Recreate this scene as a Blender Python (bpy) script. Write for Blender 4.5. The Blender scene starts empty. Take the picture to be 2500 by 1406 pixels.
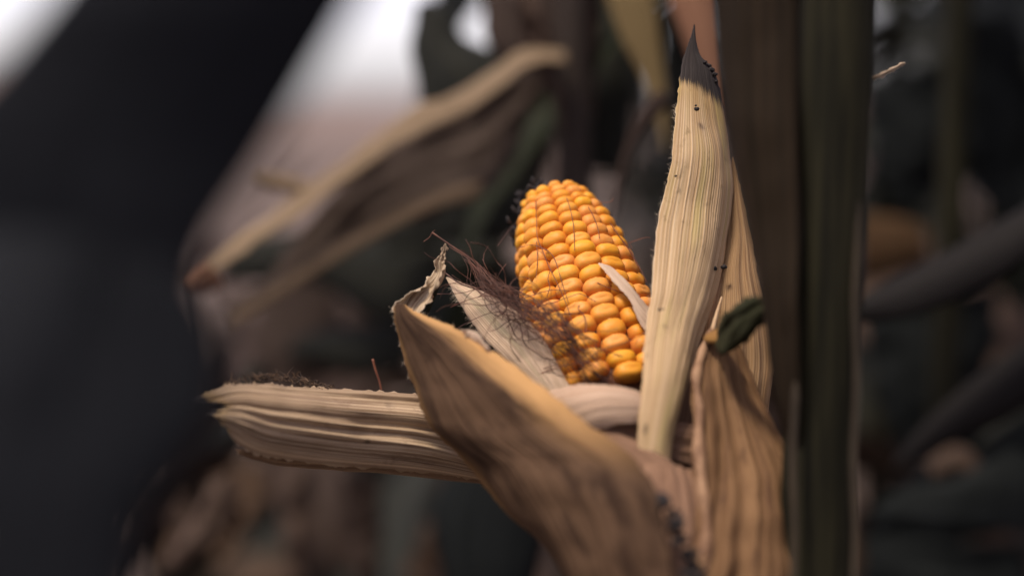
import bpy, bmesh, math, random
from mathutils import Vector, Matrix, noise as mnoise

random.seed(7)
rad = math.radians
scene = bpy.context.scene
COL = scene.collection

# ------------------------------------------------------------------ camera, sky, sun, exposure
PITCH = math.atan((703 - 236) / 3472.0)
CAM = Vector((0.0, 0.0, 1.10))
S = 0.458                                  # distance of the focal plane
cam_d = bpy.data.cameras.new('camera')
cam_d.lens = 50.0
cam_d.sensor_width = 36.0
cam_d.clip_start = 0.01
cam_d.clip_end = 3000
cam_d.dof.use_dof = True
cam_d.dof.focus_distance = S - 0.001
cam_d.dof.aperture_fstop = 2.4
cam = bpy.data.objects.new('camera', cam_d)
COL.objects.link(cam)
cam.location = CAM
cam.rotation_euler = (math.pi / 2 - PITCH, 0, 0)
scene.camera = cam

SUN_DIR = Vector((-0.32, -0.30, 1.0)).normalized()      # towards the sun
sun_el = math.asin(SUN_DIR.z)
sun_az = math.atan2(SUN_DIR.x, SUN_DIR.y)
world = bpy.data.worlds.new('World')
scene.world = world
world.use_nodes = True
wn = world.node_tree
wn.nodes.clear()
sky = wn.nodes.new('ShaderNodeTexSky')
sky.sky_type = 'NISHITA'
sky.sun_disc = False
sky.sun_elevation = sun_el
sky.sun_rotation = sun_az
sky.air_density = 1.0
sky.dust_density = 1.5
sky.ozone_density = 1.0
hs = wn.nodes.new('ShaderNodeHueSaturation')
hs.inputs['Saturation'].default_value = 0.34
hs.inputs['Hue'].default_value = 0.555
bg = wn.nodes.new('ShaderNodeBackground')
bg.inputs['Strength'].default_value = 0.155
wo = wn.nodes.new('ShaderNodeOutputWorld')
wn.links.new(sky.outputs[0], hs.inputs['Color'])
tint = wn.nodes.new('ShaderNodeMix')
tint.data_type = 'RGBA'
tint.blend_type = 'MULTIPLY'
tint.inputs['Factor'].default_value = 1.0
tint.inputs[7].default_value = (1.0, 0.93, 1.0, 1)      # thin lilac overcast
wn.links.new(hs.outputs[0], tint.inputs[6])
wn.links.new(tint.outputs[2], bg.inputs['Color'])
wn.links.new(bg.outputs[0], wo.inputs['Surface'])

sun_d = bpy.data.lights.new('sun', 'SUN')
sun_d.energy = 2.3
sun_d.angle = rad(11)
sun_d.color = (1.0, 0.86, 0.70)
sun = bpy.data.objects.new('sun', sun_d)
COL.objects.link(sun)
sun.rotation_euler = SUN_DIR.to_track_quat('Z', 'Y').to_euler()
sun.location = (0, 0, 6)

scene.view_settings.view_transform = 'Standard'
scene.view_settings.look = 'None'
scene.view_settings.exposure = 0.80
scene.view_settings.gamma = 1.0
scene.view_settings.use_curve_mapping = False
scene.render.engine = 'CYCLES'
scene.cycles.use_denoising = True
scene.cycles.max_bounces = 8
scene.cycles.diffuse_bounces = 4
scene.cycles.sample_clamp_indirect = 4.0

# ------------------------------------------------------------------ where a point of the place stands
FX = 3472.2
RIGHT = Vector((1, 0, 0))
FWD = Vector((0, math.cos(PITCH), -math.sin(PITCH)))
UP = Vector((0, math.sin(PITCH), math.cos(PITCH)))


def at(px, py, d):
    """World point seen in that direction, d metres in front of the lens."""
    return CAM + d * (FWD + (px - 1250) / FX * RIGHT - (py - 703) / FX * UP)


# ------------------------------------------------------------------ objects
def link(o, parent=None):
    COL.objects.link(o)
    if parent is not None:
        o.parent = parent
    return o


def empty(name, loc, label, cat, group=None):
    o = bpy.data.objects.new(name, None)
    o.empty_display_size = 0.02
    o.location = loc
    COL.objects.link(o)
    o['label'] = label
    o['category'] = cat
    if group:
        o['group'] = group
    return o


def obj(name, verts, faces, mat, parent=None, uvs=None, smooth=True, origin=None):
    """One mesh object; verts are world points, stored relative to the parent's place."""
    base = Vector((0, 0, 0))
    if parent is not None:
        base = world_loc(parent)
    me = bpy.data.meshes.new(name)
    me.from_pydata([tuple(Vector(v) - base) for v in verts], [], faces)
    if uvs:
        lay = me.uv_layers.new(name='UVMap')
        lay2 = me.uv_layers.new(name='Frac')
        for poly in me.polygons:
            for li in poly.loop_indices:
                vi = me.loops[li].vertex_index
                lay.data[li].uv = uvs[vi][0]
                lay2.data[li].uv = uvs[vi][1]
    if smooth:
        me.polygons.foreach_set('use_smooth', [True] * len(me.polygons))
    me.materials.append(mat)
    me.update()
    o = bpy.data.objects.new(name, me)
    return link(o, parent)


def world_loc(o):
    p = Vector(o.location)
    while o.parent is not None:
        o = o.parent
        p = p + Vector(o.location)
    return p


def cr(p0, p1, p2, p3, t):
    return 0.5 * ((2 * p1) + (p2 - p0) * t + (2 * p0 - 5 * p1 + 4 * p2 - p3) * t * t
                  + (3 * p1 - p0 - 3 * p2 + p3) * t ** 3)


def spline(pts, n):
    out = []
    m = len(pts) - 1
    for i in range(n):
        f = i / (n - 1) * m
        k = min(int(f), m - 1)
        t = f - k
        p0 = pts[k - 1] if k > 0 else pts[k] * 2 - pts[k + 1]
        p3 = pts[k + 2] if k + 2 <= m else pts[k + 1] * 2 - pts[k]
        out.append(cr(p0, pts[k], pts[k + 1], p3, t))
    return out


def leaf(name, st, mat, parent, bulge=0.004, ridges=0, ridge_amp=0.0005, nu=70, nv=26,
         thick=0.00022, ragged=0.0, wav=0.0, seed=0, fold=0.0, twist_edges=None, fray=None, dbase=S):
    """A leaf or husk sheet lofted between its two margins. st: rows (Lx, Ly, Ld, Rx, Ry, Rd), base first,
    depths in millimetres from the focal plane. bulge: how far the sheet arches towards its face."""
    rnd = random.Random(seed + 11)
    L = spline([at(a[0], a[1], dbase + a[2] / 1000.0) for a in st], nu)
    R = spline([at(a[3], a[4], dbase + a[5] / 1000.0) for a in st], nu)
    fr = [(rnd.uniform(0.6, 1.4), rnd.uniform(0, 6.28), rnd.uniform(-1.5, 1.5)) for _ in range(4)]
    verts, uvs = [], []
    ulen = 0.0
    wmax = max((R[i] - L[i]).length for i in range(nu))
    for i in range(nu):
        c = (L[i] + R[i]) / 2
        if i:
            ulen += (c - (L[i - 1] + R[i - 1]) / 2).length
        j0, j1 = max(0, i - 1), min(nu - 1, i + 1)
        tan = ((L[j1] + R[j1]) - (L[j0] + R[j0])).normalized()
        wv = R[i] - L[i]
        w = wv.length
        nrm = wv.cross(tan)
        if nrm.length < 1e-12:
            nrm = -FWD
        nrm.normalize()
        if nrm.dot(CAM - c) < 0:
            nrm = -nrm
        k = min(1.0, w / wmax * 1.15)
        f_ = i / (nu - 1)
        for j in range(nv):
            v = j / (nv - 1)
            e = 0.0
            if ragged:
                if j == 0:
                    e = -ragged * (mnoise.noise(Vector((i * 0.35, seed, 1.3))) + 0.6 * mnoise.noise(Vector((i * 0.9, seed, 5.3))))
                elif j == nv - 1:
                    e = ragged * (mnoise.noise(Vector((i * 0.35, seed, 8.3))) + 0.6 * mnoise.noise(Vector((i * 0.9, seed, 2.3))))
            p = L[i] + wv * v + (wv / max(w, 1e-6)) * e
            h = bulge * k * (math.sin(math.pi * v) ** 0.8)
            if fold:
                h += fold * k * abs(v - 0.5) * 2
            if ridges:
                n1 = mnoise.noise(Vector((v * ridges * 1.15 + 0.35 * math.sin(ulen * 14 + seed), ulen * 7, seed * 2.7)))
                n2 = mnoise.noise(Vector((v * ridges * 2.9, ulen * 10, seed * 5.1 + 4)))
                h += ridge_amp * k * (2.2 * (0.32 - abs(n1)) * 2.0 + 1.1 * n2) * min(1, 5 * v * (1 - v) + 0.3)
            if wav:
                h += wav * k * (mnoise.noise(Vector((ulen * 45, v * 2.2, seed * 3.1))) * 1.0
                                + 0.4 * mnoise.noise(Vector((ulen * 120, v * 4.0, seed * 1.7 + 9))))
            if fray and f_ > 0.72:
                w_ = ((f_ - 0.72) / 0.28) ** 1.5
                p = p - tan * (w_ * fray(v))
            verts.append(p + nrm * h)
            uvs.append(((ulen, v * wmax), (i / (nu - 1), v)))
    faces = []
    for i in range(nu - 1):
        for j in range(nv - 1):
            a = i * nv + j
            faces.append((a, a + 1, a + nv + 1, a + nv))
    o = obj(name, verts, faces, mat, parent, uvs)
    md = o.modifiers.new('thickness', 'SOLIDIFY')
    md.thickness = thick
    md.offset = 0
    return o, verts, (nu, nv)


def tube_geo(path, r0, r1, sides=5, verts=None, faces=None):
    verts = [] if verts is None else verts
    faces = [] if faces is None else faces
    n = len(path)
    ref = Vector((0.31, 0.2, 0.93)).normalized()
    prev = None
    for i, p in enumerate(path):
        t = (path[min(n - 1, i + 1)] - path[max(0, i - 1)])
        if t.length < 1e-9:
            t = Vector((0, 0, 1))
        t.normalize()
        a = t.cross(ref)
        if a.length < 0.05:
            a = t.cross(Vector((1, 0, 0)))
        a.normalize()
        b = t.cross(a)
        f = i / (n - 1)
        r = r0 + (r1 - r0) * f if not callable(r0) else r0(f)
        ring = []
        for k in range(sides):
            an = 2 * math.pi * k / sides
            ring.append(len(verts))
            verts.append(p + a * (r * math.cos(an)) + b * (r * math.sin(an)))
        if prev:
            for k in range(sides):
                faces.append((prev[k], prev[(k + 1) % sides], ring[(k + 1) % sides], ring[k]))
        prev = ring
    faces.append(tuple(prev))
    return verts, faces


# ------------------------------------------------------------------ materials
class N:
    """Small helper for building node trees."""

    def __init__(self, name):
        self.m = bpy.data.materials.new(name)
        self.m.use_nodes = True
        self.t = self.m.node_tree
        self.t.nodes.clear()
        self.out = self.t.nodes.new('ShaderNodeOutputMaterial')

    def n(self, typ, **kw):
        x = self.t.nodes.new(typ)
        for k, v in kw.items():
            setattr(x, k, v)
        return x

    def l(self, a, b):
        self.t.links.new(a, b)

    def val(self, sock, v):
        if isinstance(v, bpy.types.NodeSocket):
            self.l(v, sock)
        else:
            sock.default_value = v

    def math(self, op, a, b=0.0, c=0.0, clamp=False):
        x = self.n('ShaderNodeMath', operation=op, use_clamp=clamp)
        self.val(x.inputs[0], a)
        self.val(x.inputs[1], b)
        if op in ('MULTIPLY_ADD', 'SMOOTH_MIN', 'COMPARE'):
            self.val(x.inputs[2], c)
        return x.outputs[0]

    def mix(self, fac, a, b, mode='MIX'):
        x = self.n('ShaderNodeMix', data_type='RGBA', blend_type=mode)
        self.val(x.inputs['Factor'], fac)
        self.val(x.inputs[6], a if isinstance(a, bpy.types.NodeSocket) else (*a[:3], 1))
        self.val(x.inputs[7], b if isinstance(b, bpy.types.NodeSocket) else (*b[:3], 1))
        return x.outputs[2]

    def noise(self, vec, scale, detail=3.0, rough=0.55, dist=0.0):
        x = self.n('ShaderNodeTexNoise')
        self.l(vec, x.inputs['Vector'])
        x.inputs['Scale'].default_value = scale
        x.inputs['Detail'].default_value = detail
        x.inputs['Roughness'].default_value = rough
        x.inputs['Distortion'].default_value = dist
        return x.outputs[0]

    def smooth(self, x, lo, hi):
        r = self.n('ShaderNodeMapRange', interpolation_type='SMOOTHSTEP')
        self.val(r.inputs['Value'], x)
        self.val(r.inputs['From Min'], lo)
        self.val(r.inputs['From Max'], hi)
        return r.outputs[0]

    def comb(self, x, y, z=0.0):
        c = self.n('ShaderNodeCombineXYZ')
        self.val(c.inputs[0], x)
        self.val(c.inputs[1], y)
        self.val(c.inputs[2], z)
        return c.outputs[0]


def husk_mat(name, lo, hi, vein, veins=34, streak=60, stain=(0.10, 0.055, 0.03), stain_lo=0.55, stain_hi=0.75,
             tip=None, tip_col=(0.013, 0.0105, 0.0095), green=None, speck=0.0, rough=0.72, trans=0.18, bump=0.5,
             vein_amt=0.55, edge=None, seed=0.0, streak_amt=1.0, sheen=0.03, spec=0.22, stain_sc=(22, 9), edge2=None, groove_amt=0.42):
    """Dry husk: fibres run along U. lo/hi are the fibre colours, vein the thin pale ribs."""
    b = N(name)
    uv = b.n('ShaderNodeUVMap', uv_map='UVMap')
    fr = b.n('ShaderNodeUVMap', uv_map='Frac')
    s = b.n('ShaderNodeSeparateXYZ'); b.l(uv.outputs[0], s.inputs[0])
    f = b.n('ShaderNodeSeparateXYZ'); b.l(fr.outputs[0], f.inputs[0])
    U, V, FU, FV = s.outputs[0], s.outputs[1], f.outputs[0], f.outputs[1]
    warp = b.noise(b.comb(b.math('MULTIPLY', U, 14), b.math('MULTIPLY', FV, 2.0), seed), 1.0, 2)
    fvw = b.math('ADD', FV, b.math('MULTIPLY', b.math('SUBTRACT', warp, 0.5), 0.05))
    # long streaks
    st = b.noise(b.comb(b.math('MULTIPLY', U, 7), b.math('MULTIPLY', fvw, streak), seed + 3.0), 1.0, 4, 0.6)
    st = b.smooth(st, 0.5 - 0.22 * streak_amt, 0.5 + 0.22 * streak_amt)
    wide = b.noise(b.comb(b.math('MULTIPLY', U, 10), b.math('MULTIPLY', fvw, streak * 0.16), seed + 6.0), 1.0, 2)
    wide = b.smooth(wide, 0.3, 0.7)
    tone = b.math('ADD', b.math('MULTIPLY', st, 0.55), b.math('MULTIPLY', wide, 0.45))
    col = b.mix(tone, lo, hi)
    if green:
        gm = b.noise(b.comb(b.math('MULTIPLY', U, 18), b.math('MULTIPLY', fvw, 4), seed + 21), 1.0, 2)
        col = b.mix(b.math('MULTIPLY', b.smooth(gm, 0.48, 0.68), 0.75), col, green)
    # pale ribs
    vv = b.math('MULTIPLY', fvw, veins)
    pp = b.math('PINGPONG', vv, 0.5)                       # 0 at the rib .. .5 between
    rib = b.smooth(pp, 0.16, 0.02)
    brk = b.noise(b.comb(b.math('MULTIPLY', U, 12), b.math('FLOOR', b.math('ADD', vv, 0.5)), seed + 33), 1.0, 1)
    rib = b.math('MULTIPLY', rib, b.smooth(brk, 0.3, 0.62))
    groove = b.smooth(pp, 0.38, 0.5)
    col = b.mix(b.math('MULTIPLY', groove, groove_amt), col, [c * 0.55 for c in lo])
    col = b.mix(b.math('MULTIPLY', rib, vein_amt), col, vein)
    # stains
    sn = b.noise(b.comb(b.math('MULTIPLY', U, stain_sc[0]), b.math('MULTIPLY', fvw, stain_sc[1]), seed + 50), 1.0, 5, 0.65)
    sm = b.smooth(sn, stain_lo, stain_hi)
    col = b.mix(b.math('MULTIPLY', sm, 0.8), col, stain)
    md = b.noise(b.comb(b.math('MULTIPLY', U, 150), b.math('MULTIPLY', V, 190), seed + 90), 1.0, 4, 0.7)
    md2 = b.noise(b.comb(b.math('MULTIPLY', U, 30), b.math('MULTIPLY', V, 40), seed + 95), 1.0, 2)
    col = b.mix(b.math('MULTIPLY', b.math('MULTIPLY', b.smooth(md, 0.55, 0.72), b.smooth(md2, 0.42, 0.62)), 0.75), col, stain)
    if speck:
        vo = b.n('ShaderNodeTexVoronoi')
        b.l(b.comb(b.math('MULTIPLY', U, 130), b.math('MULTIPLY', V, 170), seed), vo.inputs['Vector'])
        vo.inputs['Scale'].default_value = 1.0
        cs = b.n('ShaderNodeSeparateColor'); b.l(vo.outputs['Color'], cs.inputs[0])
        on = b.smooth(cs.outputs[0], 1 - speck, 1 - speck + 0.02)
        dot = b.math('MULTIPLY', b.smooth(vo.outputs['Distance'], 0.30, 0.16), on)
        col = b.mix(dot, col, (0.02, 0.014, 0.01))
    if edge:
        ew, ecol, side = edge
        e0 = FV if side == 0 else b.math('SUBTRACT', 1.0, FV)
        em = b.smooth(b.math('ADD', e0, b.math('MULTIPLY', b.math('SUBTRACT', sn, 0.5), ew * 1.1)), ew, ew * 0.1)
        em = b.math('MULTIPLY', em, b.smooth(FU, 0.22, 0.55))
        col = b.mix(em, col, ecol)
    if edge2:
        e2 = b.smooth(b.math('ADD', FV, b.math('MULTIPLY', b.math('SUBTRACT', sn, 0.5), edge2[0])), edge2[0], edge2[0] * 0.2)
        col = b.mix(b.math('MULTIPLY', e2, 0.8), col, edge2[1])
    tipm = None
    if tip:
        u0, sl, soft = tip                                 # tip darkened where FU > u0 + sl*FV
        tn = b.noise(b.comb(b.math('MULTIPLY', U, 45), b.math('MULTIPLY', fvw, 42), seed + 70), 1.0, 5, 0.75)
        q = b.math('SUBTRACT', FU, b.math('MULTIPLY_ADD', FV, sl, u0))
        q = b.math('ADD', q, b.math('MULTIPLY', b.math('SUBTRACT', tn, 0.5), soft * 9))
        tipm = b.smooth(q, -soft, soft)
        yel = b.smooth(q, -soft * 7, -soft)
        col = b.mix(b.math('MULTIPLY', yel, 0.35), col, (0.42, 0.27, 0.07))
        tc = b.mix(st, tip_col, [c * 5.0 for c in tip_col])
        col = b.mix(tipm, col, tc)
    p = b.n('ShaderNodeBsdfPrincipled')
    b.l(col, p.inputs['Base Color'])
    p.inputs['Roughness'].default_value = rough
    p.inputs['Specular IOR Level'].default_value = spec
    p.inputs['Sheen Weight'].default_value = sheen
    p.inputs['Sheen Roughness'].default_value = 0.4
    hgt = b.math('ADD', b.math('MULTIPLY', rib, 0.7), b.math('ADD', b.math('MULTIPLY', st, 0.5), b.math('MULTIPLY', groove, -0.5)))
    fine = b.noise(uv.outputs[0], 900, 2)
    hgt = b.math('ADD', hgt, b.math('MULTIPLY', fine, 0.25))
    bp = b.n('ShaderNodeBump')
    bp.inputs['Strength'].default_value = bump
    bp.inputs['Distance'].default_value = 0.0006
    b.l(hgt, bp.inputs['Height'])
    b.l(bp.outputs[0], p.inputs['Normal'])
    tr = b.n('ShaderNodeBsdfTranslucent')
    b.l(col, tr.inputs['Color'])
    b.l(bp.outputs[0], tr.inputs['Normal'])
    mx = b.n('ShaderNodeMixShader')
    mx.inputs[0].default_value = trans
    b.l(p.outputs[0], mx.inputs[1])
    b.l(tr.outputs[0], mx.inputs[2])
    b.l(mx.outputs[0], b.out.inputs[0])
    return b.m


def blade_mat(name, a, c, mid=None, rough=0.7, trans=0.1, spec=0.10):
    """Leaf blade far from focus: two tones streaked along U, with a paler midrib."""
    b = N(name)
    uv = b.n('ShaderNodeUVMap', uv_map='UVMap')
    fr = b.n('ShaderNodeUVMap', uv_map='Frac')
    f = b.n('ShaderNodeSeparateXYZ'); b.l(fr.outputs[0], f.inputs[0])
    s = b.n('ShaderNodeSeparateXYZ'); b.l(uv.outputs[0], s.inputs[0])
    oi = b.n('ShaderNodeObjectInfo')
    n1 = b.noise(b.comb(b.math('MULTIPLY', s.outputs[0], 9), b.math('MULTIPLY', f.outputs[1], 12), b.math('MULTIPLY', oi.outputs['Random'], 30)), 1.0, 4, 0.6)
    n2 = b.noise(b.comb(b.math('MULTIPLY', s.outputs[0], 4), b.math('MULTIPLY', f.outputs[1], 55), 2.0), 1.0, 3, 0.6)
    t = b.smooth(b.math('ADD', b.math('MULTIPLY', n1, 0.65), b.math('MULTIPLY', n2, 0.35)), 0.36, 0.64)
    col = b.mix(t, a, c)
    if mid:
        d = b.math('ABSOLUTE', b.math('SUBTRACT', f.outputs[1], 0.5))
        col = b.mix(b.smooth(d, 0.06, 0.03), col, mid)
    p = b.n('ShaderNodeBsdfPrincipled')
    b.l(col, p.inputs['Base Color'])
    p.inputs['Roughness'].default_value = rough
    p.inputs['Specular IOR Level'].default_value = spec
    bp = b.n('ShaderNodeBump')
    bp.inputs['Strength'].default_value = 0.4
    bp.inputs['Distance'].default_value = 0.001
    b.l(n2, bp.inputs['Height'])
    b.l(bp.outputs[0], p.inputs['Normal'])
    tr = b.n('ShaderNodeBsdfTranslucent')
    b.l(col, tr.inputs['Color'])
    mx = b.n('ShaderNodeMixShader')
    mx.inputs[0].default_value = trans
    b.l(p.outputs[0], mx.inputs[1])
    b.l(tr.outputs[0], mx.inputs[2])
    b.l(mx.outputs[0], b.out.inputs[0])
    return b.m


def kernel_mat():
    b = N('kernel_yellow')
    tc = b.n('ShaderNodeTexCoord')
    oi = b.n('ShaderNodeObjectInfo')
    s = b.n('ShaderNodeSeparateXYZ'); b.l(tc.outputs['Object'], s.inputs[0])
    z = s.outputs[2]
    crown = b.smooth(z, 0.0005, 0.0042)
    off = b.comb(oi.outputs['Random'], b.math('MULTIPLY', oi.outputs['Random'], 7.0), 0.0)
    vm = b.n('ShaderNodeVectorMath', operation='ADD')
    b.l(tc.outputs['Object'], vm.inputs[0]); b.l(off, vm.inputs[1])
    nz = b.noise(vm.outputs[0], 260, 3, 0.6)
    side = b.mix(nz, (0.44, 0.115, 0.015), (0.56, 0.18, 0.024))
    top = b.mix(nz, (0.58, 0.218, 0.016), (0.68, 0.295, 0.024))
    col = b.mix(crown, side, top)
    nb_ = b.n('ShaderNodeVectorMath', operation='DISTANCE')
    b.l(b.comb(s.outputs[0], s.outputs[1], 0.0), nb_.inputs[0])
    nb_.inputs[1].default_value = (0.0, 0.0023, 0.0)
    col = b.mix(b.math('MULTIPLY', b.math('MULTIPLY', b.smooth(nb_.outputs['Value'], 0.0006, 0.0002), crown), 0.7), col, (0.72, 0.48, 0.22))
    dust = b.noise(vm.outputs[0], 1100, 4, 0.7)
    col = b.mix(b.math('MULTIPLY', b.smooth(dust, 0.55, 0.75), 0.35), col, (0.60, 0.36, 0.14))
    pale = b.smooth(oi.outputs['Random'], 0.35, 0.95)
    col = b.mix(b.math('MULTIPLY', pale, 0.45), col, (0.64, 0.27, 0.085))
    r2 = b.math('FRACT', b.math('MULTIPLY', oi.outputs['Random'], 17.3))
    col = b.mix(b.math('MULTIPLY', b.smooth(r2, 0.45, 1.0), 0.45), col, (0.78, 0.40, 0.012))
    p = b.n('ShaderNodeBsdfPrincipled')
    b.l(col, p.inputs['Base Color'])
    p.inputs['Roughness'].default_value = 0.54
    p.inputs['Specular IOR Level'].default_value = 0.34
    p.inputs['Subsurface Weight'].default_value = 0.22
    p.inputs['Subsurface Radius'].default_value = (1.0, 0.42, 0.10)
    p.inputs['Subsurface Scale'].default_value = 0.0022
    bp = b.n('ShaderNodeBump')
    bp.inputs['Strength'].default_value = 0.12
    bp.inputs['Distance'].default_value = 0.0004
    b.l(b.noise(vm.outputs[0], 700, 2), bp.inputs['Height'])
    b.l(bp.outputs[0], p.inputs['Normal'])
    b.l(p.outputs[0], b.out.inputs[0])
    return b.m


def plain_mat(name, a, c, scale=200, rough=0.7, spec=0.3, stretch=None):
    b = N(name)
    tc = b.n('ShaderNodeTexCoord')
    vec = tc.outputs['Object']
    if stretch:
        mp = b.n('ShaderNodeMapping')
        mp.inputs['Scale'].default_value = stretch
        b.l(vec, mp.inputs[0])
        vec = mp.outputs[0]
    nz = b.noise(vec, scale, 4, 0.6)
    col = b.mix(b.smooth(nz, 0.35, 0.65), a, c)
    p = b.n('ShaderNodeBsdfPrincipled')
    b.l(col, p.inputs['Base Color'])
    p.inputs['Roughness'].default_value = rough
    p.inputs['Specular IOR Level'].default_value = spec
    bp = b.n('ShaderNodeBump')
    bp.inputs['Strength'].default_value = 0.3
    bp.inputs['Distance'].default_value = 0.001
    b.l(nz, bp.inputs['Height'])
    b.l(bp.outputs[0], p.inputs['Normal'])
    b.l(p.outputs[0], b.out.inputs[0])
    return b.m


M_UPRIGHT = husk_mat('husk_upright', (0.42, 0.255, 0.12), (0.72, 0.535, 0.315), (0.86, 0.73, 0.53), veins=30, streak=70,
                     stain=(0.30, 0.20, 0.10), stain_lo=0.56, stain_hi=0.8, tip=(0.672, -0.055, 0.012),
                     green=(0.56, 0.44, 0.17), speck=0.06, seed=1.0, vein_amt=0.6)
M_BACK = husk_mat('husk_back', (0.27, 0.155, 0.07), (0.48, 0.31, 0.16), (0.60, 0.42, 0.25), veins=26, streak=60,
                  stain=(0.16, 0.085, 0.04), stain_lo=0.5, stain_hi=0.72, speck=0.05, seed=4.0)
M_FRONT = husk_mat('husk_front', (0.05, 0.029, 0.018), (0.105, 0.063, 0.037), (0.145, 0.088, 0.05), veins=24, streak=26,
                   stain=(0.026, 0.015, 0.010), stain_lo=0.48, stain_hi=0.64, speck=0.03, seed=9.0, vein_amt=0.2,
                   edge=(0.26, (0.50, 0.29, 0.12), 1), bump=0.6, trans=0.08, spec=0.05, sheen=0.0,  # pale upper rim: light from above painted into the colour
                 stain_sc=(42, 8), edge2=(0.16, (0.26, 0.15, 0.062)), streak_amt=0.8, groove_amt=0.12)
M_LEFT = husk_mat('husk_left', (0.15, 0.088, 0.048), (0.60, 0.45, 0.29), (0.72, 0.58, 0.41), veins=22, streak=34,
                  stain=(0.13, 0.075, 0.045), stain_lo=0.50, stain_hi=0.70, tip=(0.93, 0.03, 0.014), speck=0.05, seed=12.0)
M_LEFTLOW = husk_mat('husk_left_lower', (0.12, 0.066, 0.036), (0.44, 0.29, 0.165), (0.58, 0.43, 0.28), veins=22, streak=30,
                     stain=(0.14, 0.08, 0.045), stain_lo=0.5, stain_hi=0.7, speck=0.03, seed=15.0)
M_NARROW = husk_mat('husk_narrow', (0.48, 0.33, 0.21), (0.74, 0.56, 0.40), (0.84, 0.69, 0.53), veins=20, streak=60,
                    stain=(0.38, 0.22, 0.13), stain_lo=0.58, stain_hi=0.8, green=(0.52, 0.44, 0.27), speck=0.05, seed=18.0)
M_CRADLE = husk_mat('husk_cradle', (0.48, 0.31, 0.20), (0.68, 0.50, 0.36), (0.78, 0.62, 0.49), veins=26, streak=40,
                    stain=(0.40, 0.24, 0.15), stain_lo=0.58, stain_hi=0.8, seed=21.0, vein_amt=0.35)
M_LOWER = husk_mat('husk_lower', (0.105, 0.056, 0.028), (0.22, 0.128, 0.064), (0.30, 0.185, 0.10), veins=16, streak=30,
                   stain=(0.06, 0.031, 0.02), stain_lo=0.52, stain_hi=0.72, speck=0.04, seed=25.0, vein_amt=0.25, streak_amt=0.8, stain_sc=(50, 9), groove_amt=0.1, trans=0.08, spec=0.06, sheen=0.0)
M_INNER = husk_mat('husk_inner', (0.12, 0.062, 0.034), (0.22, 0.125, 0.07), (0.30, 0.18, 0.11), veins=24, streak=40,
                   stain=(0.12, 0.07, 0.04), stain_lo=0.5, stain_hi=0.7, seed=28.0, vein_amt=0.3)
M_STRIP = husk_mat('husk_strip', (0.60, 0.42, 0.28), (0.74, 0.58, 0.44), (0.82, 0.70, 0.56), veins=7, streak=16,
                   stain=(0.5, 0.3, 0.18), stain_lo=0.6, stain_hi=0.8, seed=31.0, vein_amt=0.4)
M_CURL = husk_mat('husk_curl', (0.36, 0.26, 0.16), (0.62, 0.50, 0.34), (0.74, 0.64, 0.48), veins=8, streak=16,
                  stain=(0.20, 0.11, 0.06), stain_lo=0.48, stain_hi=0.66, seed=35.0)
M_PINK = husk_mat('husk_pink', (0.15, 0.082, 0.05), (0.30, 0.18, 0.115), (0.40, 0.26, 0.17), veins=18, streak=30,
                stain=(0.14, 0.075, 0.045), stain_lo=0.52, stain_hi=0.72, seed=52.0, vein_amt=0.3, trans=0.08, spec=0.1)
M_KERNEL = kernel_mat()
M_COB = plain_mat('cob_glume', (0.07, 0.024, 0.009), (0.13, 0.045, 0.015), 400)
M_SILK = plain_mat('silk_brown', (0.045, 0.018, 0.012), (0.13, 0.055, 0.034), 120, rough=0.5)
M_SILKRED = plain_mat('silk_red', (0.11, 0.035, 0.022), (0.20, 0.075, 0.04), 120, rough=0.5)
M_HAIR = plain_mat('husk_hair', (0.62, 0.50, 0.36), (0.75, 0.64, 0.50), 100, rough=0.6)
M_FRAY = plain_mat('frayed_dark', (0.02, 0.014, 0.011), (0.10, 0.06, 0.035), 500, rough=0.85)
M_BLACK = plain_mat('rot_and_shade_black', (0.010, 0.009, 0.010), (0.035, 0.028, 0.026), 900, rough=0.85)
M_STALK = plain_mat('stalk_green', (0.009, 0.009, 0.006), (0.026, 0.024, 0.013), 60, rough=0.75, spec=0.08, stretch=(6, 6, 0.25))
M_COLLAR = plain_mat('leaf_collar', (0.009, 0.008, 0.006), (0.022, 0.017, 0.010), 260, rough=0.8, spec=0.08)
M_SHEATH = blade_mat('sheath_brown', (0.013, 0.0095, 0.0055), (0.027, 0.018, 0.010), trans=0.03)
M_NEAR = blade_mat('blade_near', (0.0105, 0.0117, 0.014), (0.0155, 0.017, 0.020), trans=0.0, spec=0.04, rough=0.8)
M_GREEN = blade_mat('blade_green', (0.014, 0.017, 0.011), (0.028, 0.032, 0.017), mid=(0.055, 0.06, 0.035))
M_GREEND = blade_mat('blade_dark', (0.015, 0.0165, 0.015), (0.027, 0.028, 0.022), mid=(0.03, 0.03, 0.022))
M_DRY = blade_mat('blade_dry', (0.075, 0.047, 0.029), (0.13, 0.083, 0.052), mid=(0.15, 0.10, 0.065), trans=0.15)
M_DRYDARK = blade_mat('blade_dry_dark', (0.022, 0.014, 0.011), (0.044, 0.029, 0.022), mid=(0.05, 0.036, 0.028))
M_TAN = blade_mat('blade_tan', (0.15, 0.106, 0.064), (0.235, 0.172, 0.108), trans=0.15)
M_OLIVE = blade_mat('blade_olive', (0.16, 0.115, 0.05), (0.26, 0.19, 0.09), trans=0.2)
M_RUST = blade_mat('blade_rust', (0.20, 0.10, 0.058), (0.28, 0.15, 0.09), trans=0.15)
M_TANDARK = blade_mat('blade_tan_dark', (0.065, 0.044, 0.028), (0.10, 0.07, 0.044), trans=0.1)
M_BROWN = blade_mat('blade_brown', (0.045, 0.030, 0.022), (0.085, 0.057, 0.042), mid=(0.10, 0.07, 0.05), trans=0.1)
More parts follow.
